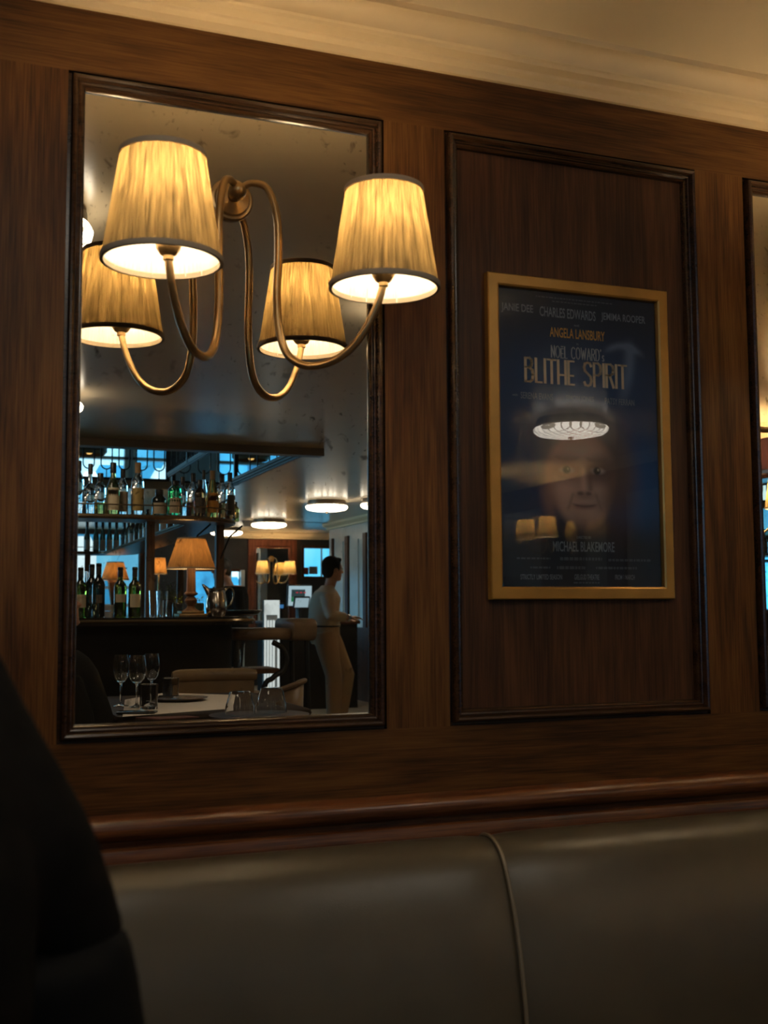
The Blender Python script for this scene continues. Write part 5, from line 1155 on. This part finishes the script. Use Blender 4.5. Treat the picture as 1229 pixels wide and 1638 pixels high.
organic(b2.build('body', SKIN, bm_), .009, 4); organic(hair_cap(hc, FC, .235).build('hair', simple('cropped hair', (0.03, 0.025, 0.02), 0.6), bm_), .010, 4)
ja = MB().loft([(Vector((.03, 0, .88)), .17, .21, 0), (Vector((.02, 0, 1.12)), .18, .21, 0), (Vector((.0, 0, 1.30)), .20, .235, 0), (Vector((-.01, 0, 1.41)), .175, .215, 0), (Bp(367, 939), .095, .12, 0)], 24)
for q_ in (-1, 1):
    S_ = Vector((0.02, .21 * q_, 1.36)); E_ = Vector((.05, .25 * q_, 1.10)); W_ = Vector((-.13, .18 * q_, 1.045)); ja.tube([S_, S_.lerp(E_, .5), E_, E_.lerp(W_, .5), W_], [.080, .070, .060, .052, .045], 14)
organic(ja.build('jacket', BLACKCLOTH, bm_), .012, 4)
tj = MB().loft([(Vector((.03, 0, .82)), .15, .20, 0), (Vector((.03, 0, .95)), .155, .20, 0)], 20)
for q_ in (-1, 1): tj.tube([(.03, .09 * q_, .92), (.03, .10 * q_, .50), (.05, .10 * q_, .10)], [.115, .085, .075], 14)
organic(tj.build('trousers', BLACKCLOTH, bm_), .012, 3)

# --- the seated diner in black whose sleeve the mirror catches, behind the camera
def seated(label, org, turn, skin_off, hc_z=1.22):
    t = thing('person', label, 'person', org, rz=turn); f = (0, 1, 0)
    b = MB(); hc_ = Vector((0, 0.02, hc_z)); head(b, hc_, f, .23); b.tube([(0, -.02, hc_z - .21), (0, -.005, hc_z - .15), (0, .0, hc_z - .08)], [.062, .052, .054], 14)
    b.loft([((0, -.04, .48), .17, .13, 0), ((0, -.05, .62), .145, .11, 0), ((0, -.04, .80), .165, .12, 0), ((0, -.03, .94), .18, .11, 0), ((0, -.02, hc_z - .205), .08, .07, 0)], 24)
    return t, b, hc_
dn, b3, hc3 = seated('diner in black seated behind the camera, sleeve beside the wine glasses', (0.545, -2.46, 0), -PI / 2 + .15, 0)
j3 = MB().loft([((0, -.04, .46), .20, .16, 0), ((0, -.05, .62), .185, .14, 0), ((0, -.04, .80), .20, .145, 0), ((0, -.03, .94), .205, .135, 0), ((0, -.02, .99), .15, .11, 0), ((0, -.02, 1.02), .085, .08, 0)], 24)
for q_ in (-1, 1):
    S_ = Vector((.19 * q_, -.03, .93)); E_ = Vector((.27 * q_, -.02, .68)); W_ = Vector((.14 * q_, .17, .60)); b3.tube([S_, S_.lerp(E_, .5), E_, E_.lerp(W_, .4), W_], [.05, .046, .04, .038, .027], 12); finger_hand(b3, W_, (-.5 * q_, .8, 0), (0, 0, -1), .95, .5, -q_)
    j3.tube([S_, S_.lerp(E_, .5), E_, E_.lerp(W_, .5), W_.lerp(E_, .08)], [.080, .074, .066, .055, .045], 14)
    b3.tube([(.09 * q_, -.02, .50), (.11 * q_, .20, .52), (.12 * q_, .42, .52), (.12 * q_, .42, .30), (.12 * q_, .40, .08)], [.09, .08, .06, .055, .04], 14); b3.tube([(.12 * q_, .36, .05), (.12 * q_, .47, .04), (.12 * q_, .56, .03)], [.035, .035, .022], 10)
lean = lambda m: setattr(m, 'v', [(x, y - .36 * max(0, z - .62), z) for x, y, z in m.v]) or m
lean(b3); lean(j3)
organic(b3.build('body', SKIN, dn), .009, 4); organic(lean(hair_cap(hc3, (0, 1, 0), .23)).build('hair', HAIR, dn), .010, 4); organic(j3.build('jacket', BLACKCLOTH, dn), .012, 4)
t3 = MB().loft([((0, -.04, .42), .19, .16, 0), ((0, -.04, .55), .19, .15, 0)], 20)
for q_ in (-1, 1): t3.tube([(.09 * q_, -.02, .50), (.11 * q_, .20, .52), (.12 * q_, .42, .52), (.12 * q_, .42, .30), (.12 * q_, .40, .12)], [.105, .095, .078, .070, .060], 14)
organic(t3.build('trousers', BLACKCLOTH, dn), .012, 3)

# --- the long-haired guest close to the camera, out of focus
gs = thing('person', 'dark haired guest in black, blurred close to the camera', 'person', (-0.10, -1.10, 0), rz=-.25)
b4 = MB(); hc4 = Vector((0, 0.03, 1.235)); f4_ = (0.1, 1, 0); head(b4, hc4, f4_, .225); b4.tube([(0, -.02, 1.03), (0, .0, 1.08), (0, .01, 1.15)], [.058, .050, .050], 14)
b4.loft([((0, -.03, .48), .16, .12, 0), ((0, -.04, .64), .14, .105, 0), ((0, -.03, .82), .155, .11, 0), ((0, -.02, .955), .16, .095, 0), ((0, -.01, 1.03), .07, .06, 0)], 24)
j4 = MB().loft([((0, -.03, .46), .18, .15, 0), ((0, -.04, .64), .165, .13, 0), ((0, -.03, .82), .18, .135, 0), ((0, -.02, .94), .185, .12, 0), ((0, -.01, 1.00), .13, .10, 0), ((0, -.01, 1.035), .075, .07, 0)], 24)
for q_ in (-1, 1):
    S_ = Vector((.172 * q_, -.02, .94)); E_ = Vector((.225 * q_, -.02, .68)); W_ = Vector((.12 * q_, .22, .74)); b4.tube([S_, S_.lerp(E_, .5), E_, E_.lerp(W_, .4), W_], [.045, .042, .036, .035, .025], 12); finger_hand(b4, W_, (-.3 * q_, .9, 0), (0, 0, -1), .9, .5, -q_)
    j4.tube([S_, S_.lerp(E_, .5), E_, E_.lerp(W_, .5), W_.lerp(E_, .08)], [.066, .062, .055, .046, .040], 14)
    b4.tube([(.09 * q_, -.02, .50), (.10 * q_, .20, .52), (.10 * q_, .30, .52), (.10 * q_, .30, .30), (.10 * q_, .28, .08)], [.085, .078, .058, .052, .038], 14); b4.tube([(.10 * q_, .24, .05), (.10 * q_, .34, .04), (.10 * q_, .42, .03)], [.034, .034, .02], 10)
organic(b4.build('body', SKIN, gs), .009, 4); eyes(gs, hc4, f4_, .225); organic(j4.build('jacket', BLACKCLOTH, gs), .010, 4)
t4 = MB().loft([((0, -.03, .42), .175, .15, 0), ((0, -.03, .55), .175, .14, 0)], 20)
for q_ in (-1, 1): t4.tube([(.09 * q_, -.02, .50), (.10 * q_, .20, .52), (.10 * q_, .30, .52), (.10 * q_, .30, .30), (.10 * q_, .28, .12)], [.10, .09, .074, .066, .056], 14)
organic(t4.build('trousers', BLACKCLOTH, gs), .012, 3)
hr = hair_cap(hc4, f4_, .225)
hr.loft([((.02, -.085, .84), .13, .045, 0), ((.02, -.085, .92), .165, .06, 0), ((.015, -.07, 1.00), .165, .075, 0), ((.012, -.05, 1.08), .142, .085, 0), ((0, -.035, 1.17), .100, .085, 0), ((0, -.02, 1.26), .088, .088, 0), ((0, -.01, 1.32), .07, .08, 0)], 24)
for q_ in (-1, 1): hr.tube([(.066 * q_, .015, 1.28), (.080 * q_, .005, 1.19), (.122 * q_, -.005, 1.09), (.165 * q_, -.01, 1.01), (.190 * q_, .005, .94), (.190 * q_, .02, .86)], [.026, .032, .042, .046, .042, .018], 12)
ho = organic(hr.build('hair', HAIR, gs), .010, 4)
st_ = MB(); rnd = random.Random(9)
for k in range(14):
    q_ = 1 if rnd.random() < .7 else -1; a = rnd.uniform(.86, .99); o_ = Vector((rnd.uniform(-.02, .012) * q_, rnd.uniform(-.03, .03), 0))
    st_.tube(catmull([Vector((.105 * q_ * a, .0, 1.21)) + o_, Vector((.150 * q_ * a, 0, 1.09)) + o_, Vector((.200 * q_ * a, -.005, 1.01)) + o_, Vector((.224 * q_ * a, .005, .94)) + o_, Vector((.222 * q_ * a, .02, rnd.uniform(.80, .88))) + o_ * 1.5], 4), [.0012] * 16 + [.0004], 4)
st_.build('strands', HAIR, ho)
